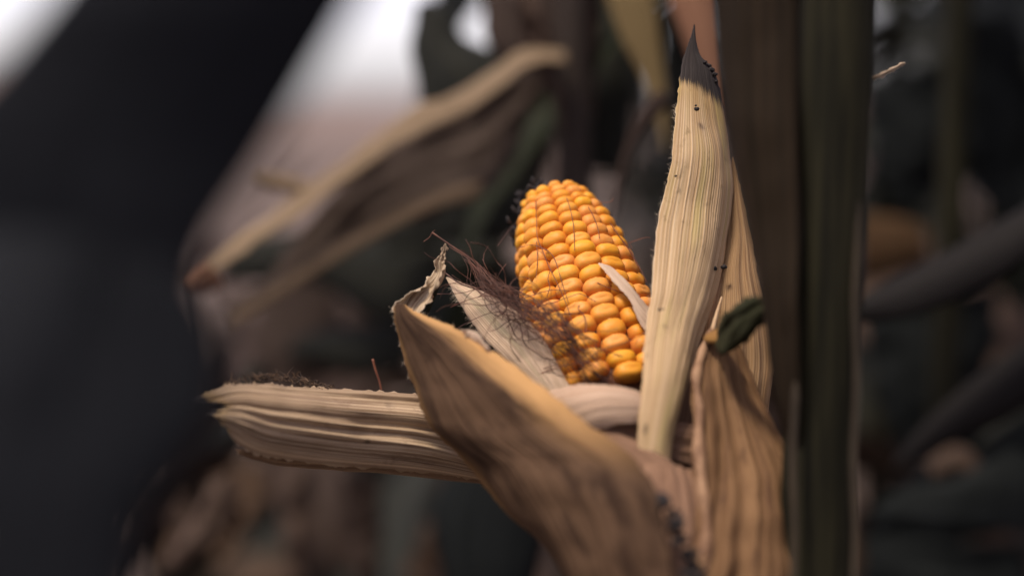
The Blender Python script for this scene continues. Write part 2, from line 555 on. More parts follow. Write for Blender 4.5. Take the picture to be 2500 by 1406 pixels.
M_RUSTDARK = blade_mat('blade_rust_dark', (0.085, 0.050, 0.033), (0.14, 0.083, 0.054), trans=0.1)
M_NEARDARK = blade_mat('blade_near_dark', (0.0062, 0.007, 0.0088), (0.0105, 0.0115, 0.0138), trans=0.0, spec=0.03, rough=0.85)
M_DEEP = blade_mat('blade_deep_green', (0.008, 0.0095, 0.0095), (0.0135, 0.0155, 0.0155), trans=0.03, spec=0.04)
M_UMBER = blade_mat('blade_umber', (0.034, 0.024, 0.019), (0.064, 0.046, 0.036))
M_GREYLEAF = blade_mat('blade_greyish', (0.008, 0.007, 0.0068), (0.015, 0.0135, 0.0125), trans=0.03)
M_OCHRE = blade_mat('blade_ochre', (0.065, 0.037, 0.018), (0.10, 0.058, 0.029), trans=0.15)
M_TASSEL = plain_mat('tassel_dry', (0.12, 0.085, 0.05), (0.2, 0.15, 0.09), 80)

# ------------------------------------------------------------------ ground
def ground_mat():
    b = N('field_soil')
    tc = b.n('ShaderNodeTexCoord')
    v = tc.outputs['Object']
    n1 = b.noise(v, 1.3, 6, 0.65)
    n2 = b.noise(v, 14, 5, 0.7)
    n3 = b.noise(v, 0.02, 3, 0.5)
    c = b.mix(b.smooth(n1, 0.3, 0.7), (0.07, 0.048, 0.036), (0.12, 0.085, 0.062))
    c = b.mix(b.smooth(n2, 0.56, 0.78), c, (0.24, 0.18, 0.12))
    c = b.mix(b.smooth(n2, 0.45, 0.3), c, (0.08, 0.055, 0.042))
    c = b.mix(b.smooth(n3, 0.35, 0.7), c, (0.20, 0.14, 0.105))
    p = b.n('ShaderNodeBsdfPrincipled')
    b.l(c, p.inputs['Base Color'])
    p.inputs['Roughness'].default_value = 0.95
    bp = b.n('ShaderNodeBump')
    bp.inputs['Strength'].default_value = 0.8
    bp.inputs['Distance'].default_value = 0.03
    b.l(n2, bp.inputs['Height'])
    b.l(bp.outputs[0], p.inputs['Normal'])
    b.l(p.outputs[0], b.out.inputs[0])
    return b.m


def build_ground():
    xs = [-900, -300, -100, -40, -16] + [-8 + 0.4 * i for i in range(41)] + [16, 40, 100, 300, 900]
    ys = [-60, -20, -8] + [-4 + 0.4 * i for i in range(46)] + [20, 32, 60, 140, 400, 1000, 2400]
    verts, faces = [], []
    for y in ys:
        for x in xs:
            near = abs(x) < 9 and -5 < y < 15
            z = 0.05 * mnoise.noise(Vector((x * 0.9, y * 0.9, 0))) + 0.03 * mnoise.noise(Vector((x * 3, y * 3, 4))) if near else 0.0
            verts.append(Vector((x, y, z)))
    nx = len(xs)
    for i in range(len(ys) - 1):
        for j in range(nx - 1):
            a = i * nx + j
            faces.append((a, a + 1, a + nx + 1, a + nx))
    o = obj('ground', verts, faces, ground_mat())
    o['kind'] = 'structure'
    o['label'] = 'brown field soil under the corn reaching to the pale horizon'
    return o


build_ground()

# ------------------------------------------------------------------ corn plants of the rows behind
def blade_geo(rnd, base, az, length, width, up, droop, nu=16, nv=5, crumple=0.012):
    """A corn leaf blade: rises from the stalk, arches over and hangs. Returns verts, faces, uvs."""
    hd = Vector((math.sin(az), math.cos(az), 0))
    side = Vector((math.cos(az), -math.sin(az), 0))
    verts, faces, uvs = [], [], []
    p = Vector(base)
    ang = up
    ph = rnd.uniform(0, 6.28)
    tw = rnd.uniform(-0.9, 0.9)
    for i in range(nu):
        f = i / (nu - 1)
        ang = up - (up + droop) * (f ** 1.2)
        d = hd * math.cos(ang) + Vector((0, 0, 1)) * math.sin(ang)
        if i:
            p = p + d * (length / (nu - 1))
        n = side.cross(d).normalized()
        rot = Matrix.Rotation(tw * f, 3, d)
        sd, nn = rot @ side, rot @ n
        w = width * (min(1.0, 0.45 + 2.6 * f) * (1 - f ** 2.6) ** 0.8 + 0.02)
        for j in range(nv):
            v = j / (nv - 1)
            h = 0.30 * w * abs(v - 0.5) * (1.2 - f) + crumple * math.sin(11 * f + ph + 3 * v) * abs(v - 0.5) * 2
            verts.append(p + sd * (w * (v - 0.5)) + nn * h)
            uvs.append(((f * length, v * width), (f, v)))
    for i in range(nu - 1):
        for j in range(nv - 1):
            a = i * nv + j
            faces.append((a, a + 1, a + nv + 1, a + nv))
    return verts, faces, uvs


def stalk_geo(h, r, lean, rnd, sides=10):
    path = []
    rr = []
    n = 45
    for i in range(n):
        f = i / (n - 1)
        path.append(Vector((lean[0] * f * f, lean[1] * f * f, f * h)))
    nodes = [0.12 + 0.17 * k for k in range(int((h - 0.2) / 0.17))]

    def rad_f(f):
        z = f * h
        q = r * (1 - 0.72 * f)
        for zn in nodes:
            q *= 1 + 0.22 * math.exp(-((z - zn) / 0.012) ** 2)
        return q
    v, fc = tube_geo(path, rad_f, None, sides)
    return v, fc, path, nodes


def make_corn_plant(seed, h, dryness):
    rnd = random.Random(seed)
    root = empty('corn_plant', (0, 0, 0), 'corn plant', 'corn plant')
    lean = (rnd.uniform(-0.12, 0.12), rnd.uniform(-0.12, 0.12))
    v, f, path, nodes = stalk_geo(h, 0.0125, lean, rnd)
    obj('stalk', v, f, M_STALK, root)
    az = rnd.uniform(0, 6.28)
    for k, zn in enumerate(nodes[1:]):
        fz = zn / h
        b = Vector((lean[0] * fz * fz, lean[1] * fz * fz, zn))
        az += math.pi + rnd.uniform(-0.5, 0.5)
        dry = rnd.random() < dryness * (1.3 - fz)
        ln = rnd.uniform(0.45, 0.8) * (1.0 - 0.45 * abs(fz - 0.5))
        vv, ff, uu = blade_geo(rnd, b, az, ln, rnd.uniform(0.055, 0.09), rnd.uniform(0.6, 1.15),
                               rnd.uniform(0.7, 1.5) if not dry else rnd.uniform(1.2, 1.6))
        m = rnd.choice([M_DRYDARK, M_DEEP, M_DEEP]) if dry else rnd.choice([M_GREEN, M_GREEND, M_DEEP])
        obj('leaf', vv, ff, m, root, uu)
    tv, tf = [], []
    top = path[-1]
    for k in range(9):
        a = rnd.uniform(0, 6.28)
        sp = rnd.uniform(0.1, 0.6) if k else 0.0
        pts = [top + Vector((math.cos(a) * sp * 0.22 * (q / 8), math.sin(a) * sp * 0.22 * (q / 8), 0.26 * (q / 8) * (1 - 0.5 * sp * (q / 8)))) for q in range(9)]
        tube_geo(pts, 0.0028, 0.0012, 5, tv, tf)
    t = obj('tassel', tv, tf, M_TASSEL, root, smooth=True)
    t['kind'] = 'stuff'
    return root


def dup(root, loc, rz, sc=1.0):
    r = root.copy()
    COL.objects.link(r)
    r.location = loc
    r.rotation_euler = (0, 0, rz)
    r.scale = (sc, sc, sc)
    for ch in list(root.children):
        c = ch.copy()
        COL.objects.link(c)
        c.parent = r
    return r


TALL = {0: 'dark corn plant showing just right of the thick stalk', 24: 'dark corn plant whose leaves droop behind the tip of the ear',
        7: 'dark corn plant at the upper right beyond the drooping grey leaf', 26: 'dark corn plant with leaves at the top edge right of the stalk node',
        14: 'dark corn plant far behind the tall upright husk', 1: 'dark corn plant whose leaf shows at the top by the sky gap',
        6: 'thin sliver of a dark corn plant beside the right edge of the thick stalk'}
TALL_HIDDEN = {2, 3, 4, 5, 9, 10, 11, 12, 13, 18, 19, 20, 21, 22, 23, 27}       # stand among the joined rows instead
hidden_spots = []


def drop(o):
    hidden_spots.append((o.location.x, o.location.y))
    for c in list(o.children):
        bpy.data.objects.remove(c)
    bpy.data.objects.remove(o)


protos = [make_corn_plant(101, 2.15, 0.35), make_corn_plant(202, 2.3, 0.45), make_corn_plant(303, 2.0, 0.55)]
rr = random.Random(5)
spots = []
for row in range(3):                       # rows to the right and behind, the nearest first
    y0 = 1.05 + 0.62 * row
    x = 0.27 + 0.06 * row
    while x < 0.75 + 0.75 * y0:
        spots.append((x + rr.uniform(-0.05, 0.05), y0 + rr.uniform(-0.1, 0.1)))
        x += 0.22
for p in [(0.42, 0.62), (0.62, 0.48), (0.66, 0.78), (0.88, 0.62)]:
    spots.append(p)
for i, (x, y) in enumerate(spots):
    k = i % 3
    o = dup(protos[k], (0, 0, 0), 0)
    o.location = (x, y, -0.02)
    o.rotation_euler = (0, 0, rr.uniform(0, 6.28))
    s_ = rr.uniform(0.92, 1.1)
    o.scale = (s_, s_, s_)
    o['label'] = TALL.get(i, 'small dark corn plant far back in the rows on the right')
    o['group'] = 'corn plants in the rows behind'
    if i in TALL_HIDDEN:
        drop(o)


for p_ in protos:
    drop(p_)
hidden_spots = [q for q in hidden_spots if q[0] > 0.01]


def make_short_plant(seed, h):
    """A broken, drying corn plant with leaves hanging to the ground."""
    rnd = random.Random(seed)
    root = empty('broken_corn_plant', (0, 0, 0), 'broken corn plant', 'corn plant')
    lean = (rnd.uniform(-0.25, 0.25), rnd.uniform(-0.25, 0.25))
    v, f, path, nodes = stalk_geo(h, 0.012, lean, rnd)
    obj('stalk', v, f, M_DRYSTALK, root)
    az = rnd.uniform(0, 6.28)
    for k in range(8):
        fz = rnd.uniform(0.25, 0.98)
        b = Vector((lean[0] * fz * fz, lean[1] * fz * fz, fz * h))
        az += 2.4 + rnd.uniform(-0.5, 0.5)
        vv, ff, uu = blade_geo(rnd, b, az, rnd.uniform(0.4, 0.65), rnd.uniform(0.05, 0.085), rnd.uniform(-0.1, 0.45), rnd.uniform(0.9, 1.6), crumple=0.02)
        obj('leaf', vv, ff, rnd.choice([M_BROWN, M_BROWN, M_BROWN, M_DRYDARK, M_GREEND, M_DRY]), root, uu)
    return root


M_DRYSTALK = plain_mat('stalk_dry_far', (0.03, 0.022, 0.017), (0.06, 0.043, 0.03), 40)
SHORT = {26: 'broken dry corn plant directly behind the lower right husk', 32: 'broken corn plant below the left husk next to the front husk',
         27: 'brown broken corn plant under the frayed tip of the left husk', 3: 'brown broken corn plant under the middle of the left husk',
         4: 'broken corn plant at the bottom edge under the left husk', 2: 'broken corn plant at the bottom left beside the dark near leaf',
         21: 'broken corn plant far behind the tip of the long tan leaf', 30: 'broken corn plant in the gap above the left husk',
         29: 'broken corn plant glimpsed between the ear and the upright husk'}
SHORT_HIDDEN = {0, 1, 6, 10, 11, 12, 16, 18, 19, 20, 24, 25, 28, 31, 7, 17}
shorts = [make_short_plant(11, 0.85), make_short_plant(12, 0.75), make_short_plant(13, 0.92)]
rq = random.Random(8)
sp2 = []
for row in range(5):
    y0 = 0.95 + 0.42 * row
    x = -0.28 - 0.30 * row * 0.8
    while x < 0.12 + 0.05 * row:
        sp2.append((x + rq.uniform(-0.05, 0.05), y0 + rq.uniform(-0.1, 0.1)))
        x += 0.20
sp2 += [(0.02, 1.0), (0.06, 1.12), (0.09, 0.98), (0.14, 1.2), (0.06, 1.3), (0.10, 1.45), (0.17, 1.42)]
for i, (x, y) in enumerate(sp2):
    k = i % 3
    o = dup(shorts[k], (0, 0, 0), 0)
    o.location = (x, y, -0.02)
    o.rotation_euler = (0, 0, rq.uniform(0, 6.28))
    s_ = rq.uniform(0.9, 1.05) if i < len(sp2) - 7 else rq.uniform(1.06, 1.16)
    o.scale = (s_, s_, s_)
    o['label'] = SHORT.get(i, 'far broken corn plant barely seen in the dim undergrowth')
    o['group'] = 'broken corn plants behind the ear'
    if i in SHORT_HIDDEN:
        drop(o)
for p_ in shorts:
    drop(p_)


def make_crop_mass():
    rnd = random.Random(91)
    V, F, U = [], [], []
    for k in range(260):
        y = rnd.uniform(4.2, 9.0)
        x = rnd.uniform(0.08 * y, 0.95 * y)
        h = rnd.uniform(1.9, 2.4)
        for q in range(9):
            z = h * (0.1 + 0.85 * q / 8)
            vv, ff, uu = blade_geo(rnd, Vector((x, y, z)), rnd.uniform(0, 6.28), rnd.uniform(0.5, 0.8), rnd.uniform(0.07, 0.10), rnd.uniform(0.5, 1.0), rnd.uniform(0.8, 1.5), nu=7, nv=3)
            n0 = len(V)
            V += vv; U += uu
            F += [tuple(n0 + t for t in f) for f in ff]
    o = obj('corn_field', V, F, M_GREEND, None, U)
    o['kind'] = 'stuff'
    o['label'] = 'dense dark mass of standing corn further back on the right'
    o['category'] = 'corn field'


make_crop_mass()

# ------------------------------------------------------------------ the ear
ear = empty('corn_ear', at(1640, 1500, S - 0.04), 'ripe yellow corn ear with peeled back dry tan husks and brown silk', 'corn ear')
A_TIP = at(1346, 473, S + 0.034)
A_LOW = at(1496, 950, S - 0.004)
AX = (A_LOW - A_TIP).normalized()
EX = AX.cross(FWD).normalized()
EY = AX.cross(EX).normalized()
if EY.dot(FWD) > 0:
    EY, EX = -EY, -EX
PROF = [(0, 8.8), (3, 11.6), (7, 13.4), (12, 15.2), (20, 17.3), (27, 18.6), (39, 20.3), (55, 21.6), (75, 22.4), (120, 22.6)]


def er(t):
    t *= 1000
    for (a, b), (c, d) in zip(PROF, PROF[1:]):
        if t <= c:
            f = max(0.0, (t - a) / (c - a))
            return (b + (d - b) * f) / 1000
    return PROF[-1][1] / 1000


def ear_hit(px, py, lift=0.0):
    """Where the line of sight meets the ear's surface."""
    o = CAM
    d = (at(px, py, 1.0) - CAM).normalized()
    best = None
    t = 0.38
    while t < 0.56:
        p = o + d * t
        q = p - A_TIP
        a = q.dot(AX)
        r = (q - AX * a).length
        e = r - (er(a) + lift) if a > 0 else 1
        if e < 0:
            return p
        if best is None or e < best[0]:
            best = (e, p)
        t += 0.0004
    return best[1]


def kernel_mesh(name, sx, sy, sz, dent, seed):
    rnd = random.Random(seed)
    nu, nv = 16, 11
    vs, fs = [], []

    def sg(x, e):
        return math.copysign(abs(x) ** e, x)
    for i in range(nv):
        ph = -math.pi * 0.30 + (math.pi * 0.80) * i / (nv - 1)
        for j in range(nu):
            th = 2 * math.pi * j / nu
            cx = sg(math.cos(ph), 0.62) * sg(math.cos(th), 0.76)
            cy = sg(math.cos(ph), 0.66) * sg(math.sin(th), 0.80)
            cz = sg(math.sin(ph), 0.92)
            x, y, z = cx * sx, cy * sy, cz * sz
            if z > 0:
                rr_ = (x / sx) ** 2 + (y / sy) ** 2
                if dent:
                    z -= dent * math.exp(-((x / sx) / 0.5) ** 2 - ((y / sy - 0.05) / 0.22) ** 2)
                # little point where the silk sat, towards the tip of the ear
                z += 0.00035 * math.exp(-((x / sx) / 0.13) ** 2 - ((y / sy - 0.80) / 0.14) ** 2)
            tp = 1 - 0.14 * (1 - z / sz) * 0.5
            z += 0.00015 * mnoise.noise(Vector((x * 400, y * 400, seed)))
            vs.append((x * tp, y * tp, z))
        if i == nv - 1:
            break
    for i in range(nv - 1):
        for j in range(nu):
            a, b = i * nu + j, i * nu + (j + 1) % nu
            fs.append((a, b, b + nu, a + nu))
    me = bpy.data.meshes.new(name)
    me.from_pydata(vs, [], fs)
    me.polygons.foreach_set('use_smooth', [True] * len(me.polygons))
    me.materials.append(M_KERNEL)
    return me


KM = [kernel_mesh('kernel', 0.00425, 0.00275, 0.0048, 0.0, 1), kernel_mesh('kernel', 0.0043, 0.0027, 0.0048, 0.0002, 2),
      kernel_mesh('kernel', 0.00415, 0.0028, 0.0049, 0.0, 3), kernel_mesh('kernel', 0.0042, 0.0027, 0.0047, 0.0006, 4)]


def place_mat(t, th, push=0.0):
    r = er(t)
    dr = (er(t + 0.0015) - er(max(0, t - 0.0015))) / (0.0015 + min(t, 0.0015))
    radial = EX * math.sin(th) + EY * math.cos(th)
    tang = EX * math.cos(th) - EY * math.sin(th)
    nrm = (radial - AX * min(dr, 1.6)).normalized()
    yy = nrm.cross(tang)
    if yy.dot(AX) > 0:
        yy = -yy
        tang = -tang
    tang = yy.cross(nrm)
    pos = A_TIP + AX * t + radial * r + nrm * (push - 0.0042)
    m = Matrix((tang, yy, nrm)).transposed().to_4x4()
    m.translation = pos
    return m, nrm, pos


ear_base = Vector(ear.location)
NCOL = 14
kr = random.Random(21)
hid_v, hid_f = [], []
n_vis = 0
for c in range(NCOL):
    t = 0.0022 + (0.5 if c % 2 else 0.0) * 0.0030 + kr.uniform(-0.0004, 0.0004)
    th0 = 2 * math.pi * (c + 0.35) / NCOL + kr.uniform(-0.03, 0.03)
    i = 0
    while t < 0.083:
        pitch = 0.0034 + 0.0017 * min(1.0, t / 0.035) + kr.uniform(-0.00025, 0.00025)
        th = th0 + 0.9 * t + kr.uniform(-0.018, 0.018)
        if t > 0.052:
            th += kr.uniform(-0.05, 0.05)
            pitch += kr.uniform(-0.0002, 0.0006)
        m, nrm, pos = place_mat(t, th, kr.uniform(-0.0006, 0.0005))
        wsc = (2 * math.pi * er(t) / NCOL) / 0.0082 * 1.06
        wsc = min(1.22, max(0.6, wsc)) * kr.uniform(0.96, 1.04)
        sc = Matrix.Diagonal((wsc, pitch / 0.0047 * 1.0 * kr.uniform(0.98, 1.12), 0.92 if t < 0.01 else 1.0, 1))
        mm = m @ sc @ Matrix.Rotation(kr.uniform(-0.13, 0.13), 4, 'Z') @ Matrix.Rotation(kr.uniform(-0.13, 0.13), 4, 'X') @ Matrix.Rotation(kr.uniform(-0.1, 0.1), 4, 'Y')
        km = KM[kr.choice([0, 0, 1, 2, 2, 3] if t < 0.055 else [1, 3, 3, 2])]
        facing = nrm.dot((CAM - pos).normalized())
        if facing > -0.22 and n_vis < 298 and t < 0.088:
            o = bpy.data.objects.new('kernel', km)
            COL.objects.link(o)
            o.parent = ear
            o.matrix_local = Matrix.Translation(-ear_base) @ mm
            n_vis += 1
        else:
            k0 = len(hid_v)
            for v in km.vertices:
                hid_v.append(mm @ v.co)
            for p in km.polygons:
                hid_f.append(tuple(k0 + q for q in p.vertices))
        t += pitch
        i += 1
o = obj('kernel_back_rows', hid_v, hid_f, M_KERNEL, ear)
o['kind'] = 'stuff'
# cob under the kernels
cv, cf = tube_geo([A_TIP + AX * (k * 0.096 / 24) for k in range(25)], lambda f: max(0.003, (er(f * 0.096) - 0.0034) * (1.0 if f < 0.85 else 1.0 - (f - 0.85) * 3)), None, 24)
obj('cob', cv, cf, M_COB, ear)
# shank below
sv, sf = tube_geo([A_TIP + AX * 0.09, A_TIP + AX * 0.135 + RIGHT * 0.004, at(1760, 1560, S - 0.03), at(1990, 1700, S - 0.045)], 0.012, 0.009, 12)
obj('shank', sv, sf, M_STALK, ear)


def hairs(name, pts_dirs, mat, parent, ln=(0.0012, 0.003), r=0.000028, seed=3):
    rnd = random.Random(seed)
    v, f = [], []
    for p, d in pts_dirs:
        L_ = rnd.uniform(*ln)
        dd = (d + Vector((rnd.uniform(-.5, .5), rnd.uniform(-.5, .5), rnd.uniform(-.5, .5)))).normalized()
        q = p + dd * L_ * 0.6 + Vector((0, 0, rnd.uniform(-.0003, .0005)))
        tube_geo([p, q, p + dd * L_ + Vector((0, 0, rnd.uniform(-.0005, .0004)))], r, r * 0.3, 3, v, f)
    o = obj(name, v, f, mat, parent)
    o['kind'] = 'stuff'
    return o


def edge_hairs(husk, verts, dims, side, n, u0, u1, seed, ln=(0.001, 0.0026)):
    nu, nv = dims
    rnd = random.Random(seed)
    pd = []
    for _ in range(n):
        u = rnd.uniform(u0, u1) * (nu - 2)
        i = int(u)
        j = 0 if side == 0 else nv - 1
        a = verts[i * nv + j].lerp(verts[(i + 1) * nv + j], u - i)
        inn = verts[i * nv + (2 if side == 0 else nv - 3)]
        pd.append((a, (a - inn).normalized()))
    return hairs('edge_hair', pd, M_HAIR, husk, ln, seed=seed)


# upright pale husk with a black tip
h3, v3, d3 = leaf('husk_leaf', [
    (1590, 1300, -44, 1650, 1320, -44), (1562, 1180, -45, 1632, 1190, -43), (1558, 1060, -43, 1640, 1090, -38),
    (1566, 950, -38, 1668, 975, -28), (1580, 800, -25, 1708, 830, -12), (1591, 690, -17, 1750, 705, -1),
    (1605, 560, -11, 1775, 590, 6), (1622, 470, -7, 1786, 490, 9), (1640, 370, -4, 1783, 395, 10),
    (1652, 270, 0, 1770, 300, 8), (1658, 205, 2, 1755, 215, 8), (1665, 155, 4, 1742, 172, 8), (1676, 120, 5, 1712, 142, 7),
    (1686, 92, 6, 1700, 108, 7), (1692, 72, 7, 1697, 82, 7), (1695, 60, 7, 1696, 62, 7)],
    M_UPRIGHT, ear, bulge=0.0065, ridges=13, ridge_amp=0.00012, nu=150, nv=70, seed=1, ragged=0.0007, wav=0.0010)
h3['label'] = 'upright pale husk leaf with a black tip'
edge_hairs(h3, v3, d3, 0, 120, 0.25, 0.62, 5, (0.0006, 0.0018))
edge_hairs(h3, v3, d3, 1, 30, 0.35, 0.62, 6, (0.0004, 0.001))

# second husk behind it
h4, v4, d4 = leaf('husk_leaf', [
    (1690, 1200, 4, 1880, 1200, 0), (1695, 1060, 2, 1868, 1060, -2), (1700, 960, 0, 1880, 965, -3), (1704, 860, 0, 1889, 880, -3),
    (1718, 760, 1, 1872, 770, -1), (1745, 680, 4, 1850, 670, 1), (1766, 590, 7, 1836, 590, 5), (1778, 500, 9, 1818, 500, 7),
    (1784, 440, 10, 1804, 440, 9), (1787, 400, 11, 1795, 400, 10), (1789, 384, 11, 1790, 384, 11)],
    M_BACK, ear, bulge=0.006, ridges=9, ridge_amp=0.0004, nu=90, nv=50, seed=2, wav=0.001, ragged=0.0004)
h4['label'] = 'striped tan husk leaf behind the upright one'

# inner husk in the shade between the two
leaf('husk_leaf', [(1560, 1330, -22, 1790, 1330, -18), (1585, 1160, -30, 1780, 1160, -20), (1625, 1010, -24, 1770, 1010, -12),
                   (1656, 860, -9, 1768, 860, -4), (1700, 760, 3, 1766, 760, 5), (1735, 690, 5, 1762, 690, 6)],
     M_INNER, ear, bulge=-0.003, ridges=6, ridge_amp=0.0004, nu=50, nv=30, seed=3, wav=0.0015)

# lower right husk, brown, deeply creased
h5, v5, d5 = leaf('husk_leaf', [
    (1560, 1520, -68, 1990, 1520, -52), (1620, 1400, -62, 1985, 1420, -48), (1655, 1280, -55, 1965, 1300, -44), (1690, 1170, -49, 1945, 1180, -38),
    (1699, 1070, -42, 1905, 1075, -32), (1692, 985, -36, 1868, 990, -27), (1690, 915, -31, 1842, 920, -24),
    (1708, 860, -27, 1818, 860, -22), (1722, 828, -25, 1796, 830, -22), (1735, 808, -25, 1770, 806, -23)],
    M_LOWER, ear, bulge=0.008, ridges=6, ridge_amp=0.0011, nu=120, nv=90, seed=4, wav=0.0045, ragged=0.0006)
h5['label'] = 'creased brown husk leaf at the lower right'
# rolled left margin of that husk
rv, rf = tube_geo(spline([at(x, y, S + d / 1000) for x, y, d in [
    (1712, 1390, -64), (1724, 1290, -59), (1714, 1190, -53), (1706, 1090, -46), (1708, 1000, -39), (1700, 925, -34), (1712, 870, -29), (1724, 832, -26), (1738, 806, -24)]], 60),
    lambda f: 0.0021 * (1 - 0.5 * f) * (1 + 0.3 * math.sin(f * 31) * math.sin(f * 13)), None, 8)
obj('husk_rim', rv, rf, plain_mat('husk_rim', (0.16, 0.085, 0.045), (0.30, 0.18, 0.10), 160), h5)
rv, rf = tube_geo(spline([at(x, y, S + d / 1000) for x, y, d in [(1738, 812, -20), (1750, 765, -14), (1762, 725, -8)]], 40),
    lambda f: 0.0008 * (1 - 0.6 * f), None, 6)
obj('crease', rv, rf, plain_mat('husk_crease', (0.36, 0.23, 0.13), (0.5, 0.36, 0.22), 160), h4)
# green stub of a leaf blade at its top
stub, _, _ = leaf('leaf_stub', [(1748, 815, -30, 1772, 832, -31), (1754, 800, -35, 1803, 828, -36), (1765, 778, -40, 1828, 818, -41),
                                (1786, 752, -45, 1850, 800, -46), (1816, 732, -49, 1870, 778, -50), (1852, 724, -52, 1886, 752, -53), (1884, 728, -55, 1897, 738, -56)],
                  husk_mat('stub_green', (0.018, 0.020, 0.010), (0.034, 0.034, 0.016), (0.04, 0.038, 0.018), veins=14, streak=14,
                           stain=(0.012, 0.010, 0.006), seed=44, trans=0.02, spec=0.08, sheen=0.0, tip=None, edge=None), h5, bulge=0.0035, nu=40, nv=30, ridges=2, ridge_amp=0.0004, seed=6, thick=0.0005, wav=0.006, ragged=0.002)
stub['label'] = 'dark green curled leaf stub'
yl, _, _ = leaf('stub_base', [(1730, 815, -26, 1742, 835, -27), (1752, 806, -30, 1770, 834, -30), (1770, 800, -32, 1796, 832, -32), (1784, 806, -33, 1806, 826, -33)],
                husk_mat('stub_yellow', (0.20, 0.10, 0.03), (0.32, 0.17, 0.045), (0.36, 0.22, 0.07), veins=5, streak=10, stain=(0.2, 0.08, 0.04), seed=46), h5,
                bulge=0.004, nu=16, nv=12, seed=7, thick=0.0008)

# big front husk, brown, arching from the lower right up to the left
h1, v1, d1 = leaf('husk_leaf', [
    (1440, 1500, -50, 1670, 1520, -84), (1335, 1340, -42, 1640, 1360, -78), (1212, 1220, -34, 1605, 1215, -70),
    (1130, 1130, -28, 1548, 1120, -61), (1070, 1060, -23, 1444, 1040, -53), (1026, 985, -21, 1345, 960, -45),
    (1003, 925, -19, 1240, 885, -37), (984, 862, -18, 1135, 813, -29), (970, 810, -18, 1050, 776, -23),
    (963, 775, -18, 1010, 760, -20), (963, 748, -17, 990, 745, -17)],
    M_FRONT, ear, bulge=0.012, ridges=5, ridge_amp=0.00035, nu=120, nv=80, seed=8, wav=0.0024, ragged=0.0010)
h1['label'] = 'broad brown husk leaf arching across the front'
edge_hairs(h1, v1, d1, 0, 120, 0.5, 0.98, 8, (0.0008, 0.002))
edge_hairs(h1, v1, d1, 1, 90, 0.5, 0.98, 9, (0.0006, 0.0014))
# torn lace on its upper margin and chewed hole edge near the base
ctip, _, _ = leaf('dried_tip', [(966, 772, -18, 1020, 775, -17), (966, 742, -16, 1032, 752, -14), (992, 722, -15, 1046, 738, -11),
                                (1024, 704, -13, 1054, 722, -10), (1046, 684, -9, 1068, 700, -12), (1058, 662, -6, 1080, 668, -10),
                                (1064, 640, -7, 1085, 640, -8), (1077, 616, -7, 1088, 618, -7), (1087, 594, -7, 1089, 595, -7)],
                M_CURL, h1, bulge=-0.003, nu=60, nv=20, seed=9, wav=0.005, ragged=0.0014, ridges=2, ridge_amp=0.0006)
leaf('torn_membrane', [(1128, 808, -30, 1134, 822, -31), (1140, 812, -29, 1150, 834, -31), (1160, 818, -29, 1172, 850, -32), (1176, 828, -30, 1190, 862, -33), (1192, 848, -32, 1200, 866, -34)],
     M_STRIP, h1, nu=20, nv=10, seed=108, wav=0.002, ragged=0.0012)
ctip['label'] = 'curled papery husk tip'
leaf('dried_tip', [(1022, 778, -12, 1034, 790, -14), (1036, 745, -10, 1052, 750, -10), (1050, 715, -8, 1066, 718, -8), (1064, 692, -7, 1074, 692, -7)],
     M_GREEN, h1, nu=14, nv=6, seed=10, bulge=0.001)

# husks lying out to the left
def left_fray(v):
    n = mnoise.noise(Vector((v * 9, 3.3, 1.0))) * 0.5 + mnoise.noise(Vector((v * 26, 7.3, 1.0))) * 0.35
    notch = math.exp(-((v - 0.42) / 0.13) ** 2) * 0.0085 + max(0.0, v - 0.72) * 0.02
    return max(0.0, notch + n * 0.010)


h2, v2, d2 = leaf('husk_leaf', [
    (1330, 980, 2, 1330, 1196, 12), (1160, 970, 3, 1160, 1168, 6), (1010, 961, 1, 1010, 1150, -2), (830, 950, -7, 830, 1136, -11),
    (715, 944, -13, 715, 1124, -18), (630, 938, -19, 632, 1110, -24), (565, 940, -24, 585, 1088, -28), (515, 956, -28, 545, 1064, -31), (470, 978, -31, 505, 1044, -33)],
    M_LEFT, ear, bulge=0.010, ridges=5, ridge_amp=0.0012, nu=170, nv=110, seed=11, wav=0.0016, ragged=0.0012, fray=left_fray)
h2['label'] = 'pale husk leaf lying out to the left with a frayed black edge'
leaf('husk_leaf', [(1180, 1120, 10, 1180, 1178, 14), (1000, 1105, 4, 1000, 1158, 8), (830, 1100, -4, 830, 1146, 0), (700, 1100, -14, 700, 1136, -10),
                   (620, 1098, -20, 625, 1122, -18), (575, 1096, -25, 580, 1108, -24)],
     M_LEFTLOW, ear, bulge=0.002, ridges=2, ridge_amp=0.0009, nu=60, nv=20, seed=13, wav=0.001, ragged=0.0005)
# frayed black fibres along its upper edge
pd = []
rq = random.Random(17)
for _ in range(260):
    f = rq.random() ** 0.8
    x = 545 + 275 * f
    y = 950 - 30 * math.sin(math.pi * min(1, f * 1.15)) ** 0.7 + 2 + rq.uniform(-9, 9)
    pd.append((at(x, y, S + (-24 + 20 * f + rq.uniform(-4, 4)) / 1000), Vector((rq.uniform(-1, .3), rq.uniform(-.3, .3), rq.uniform(-.1, .45))).normalized()))
hairs('frayed_fibre', pd, M_FRAY, h2, (0.0010, 0.0034), 0.00022, 19)

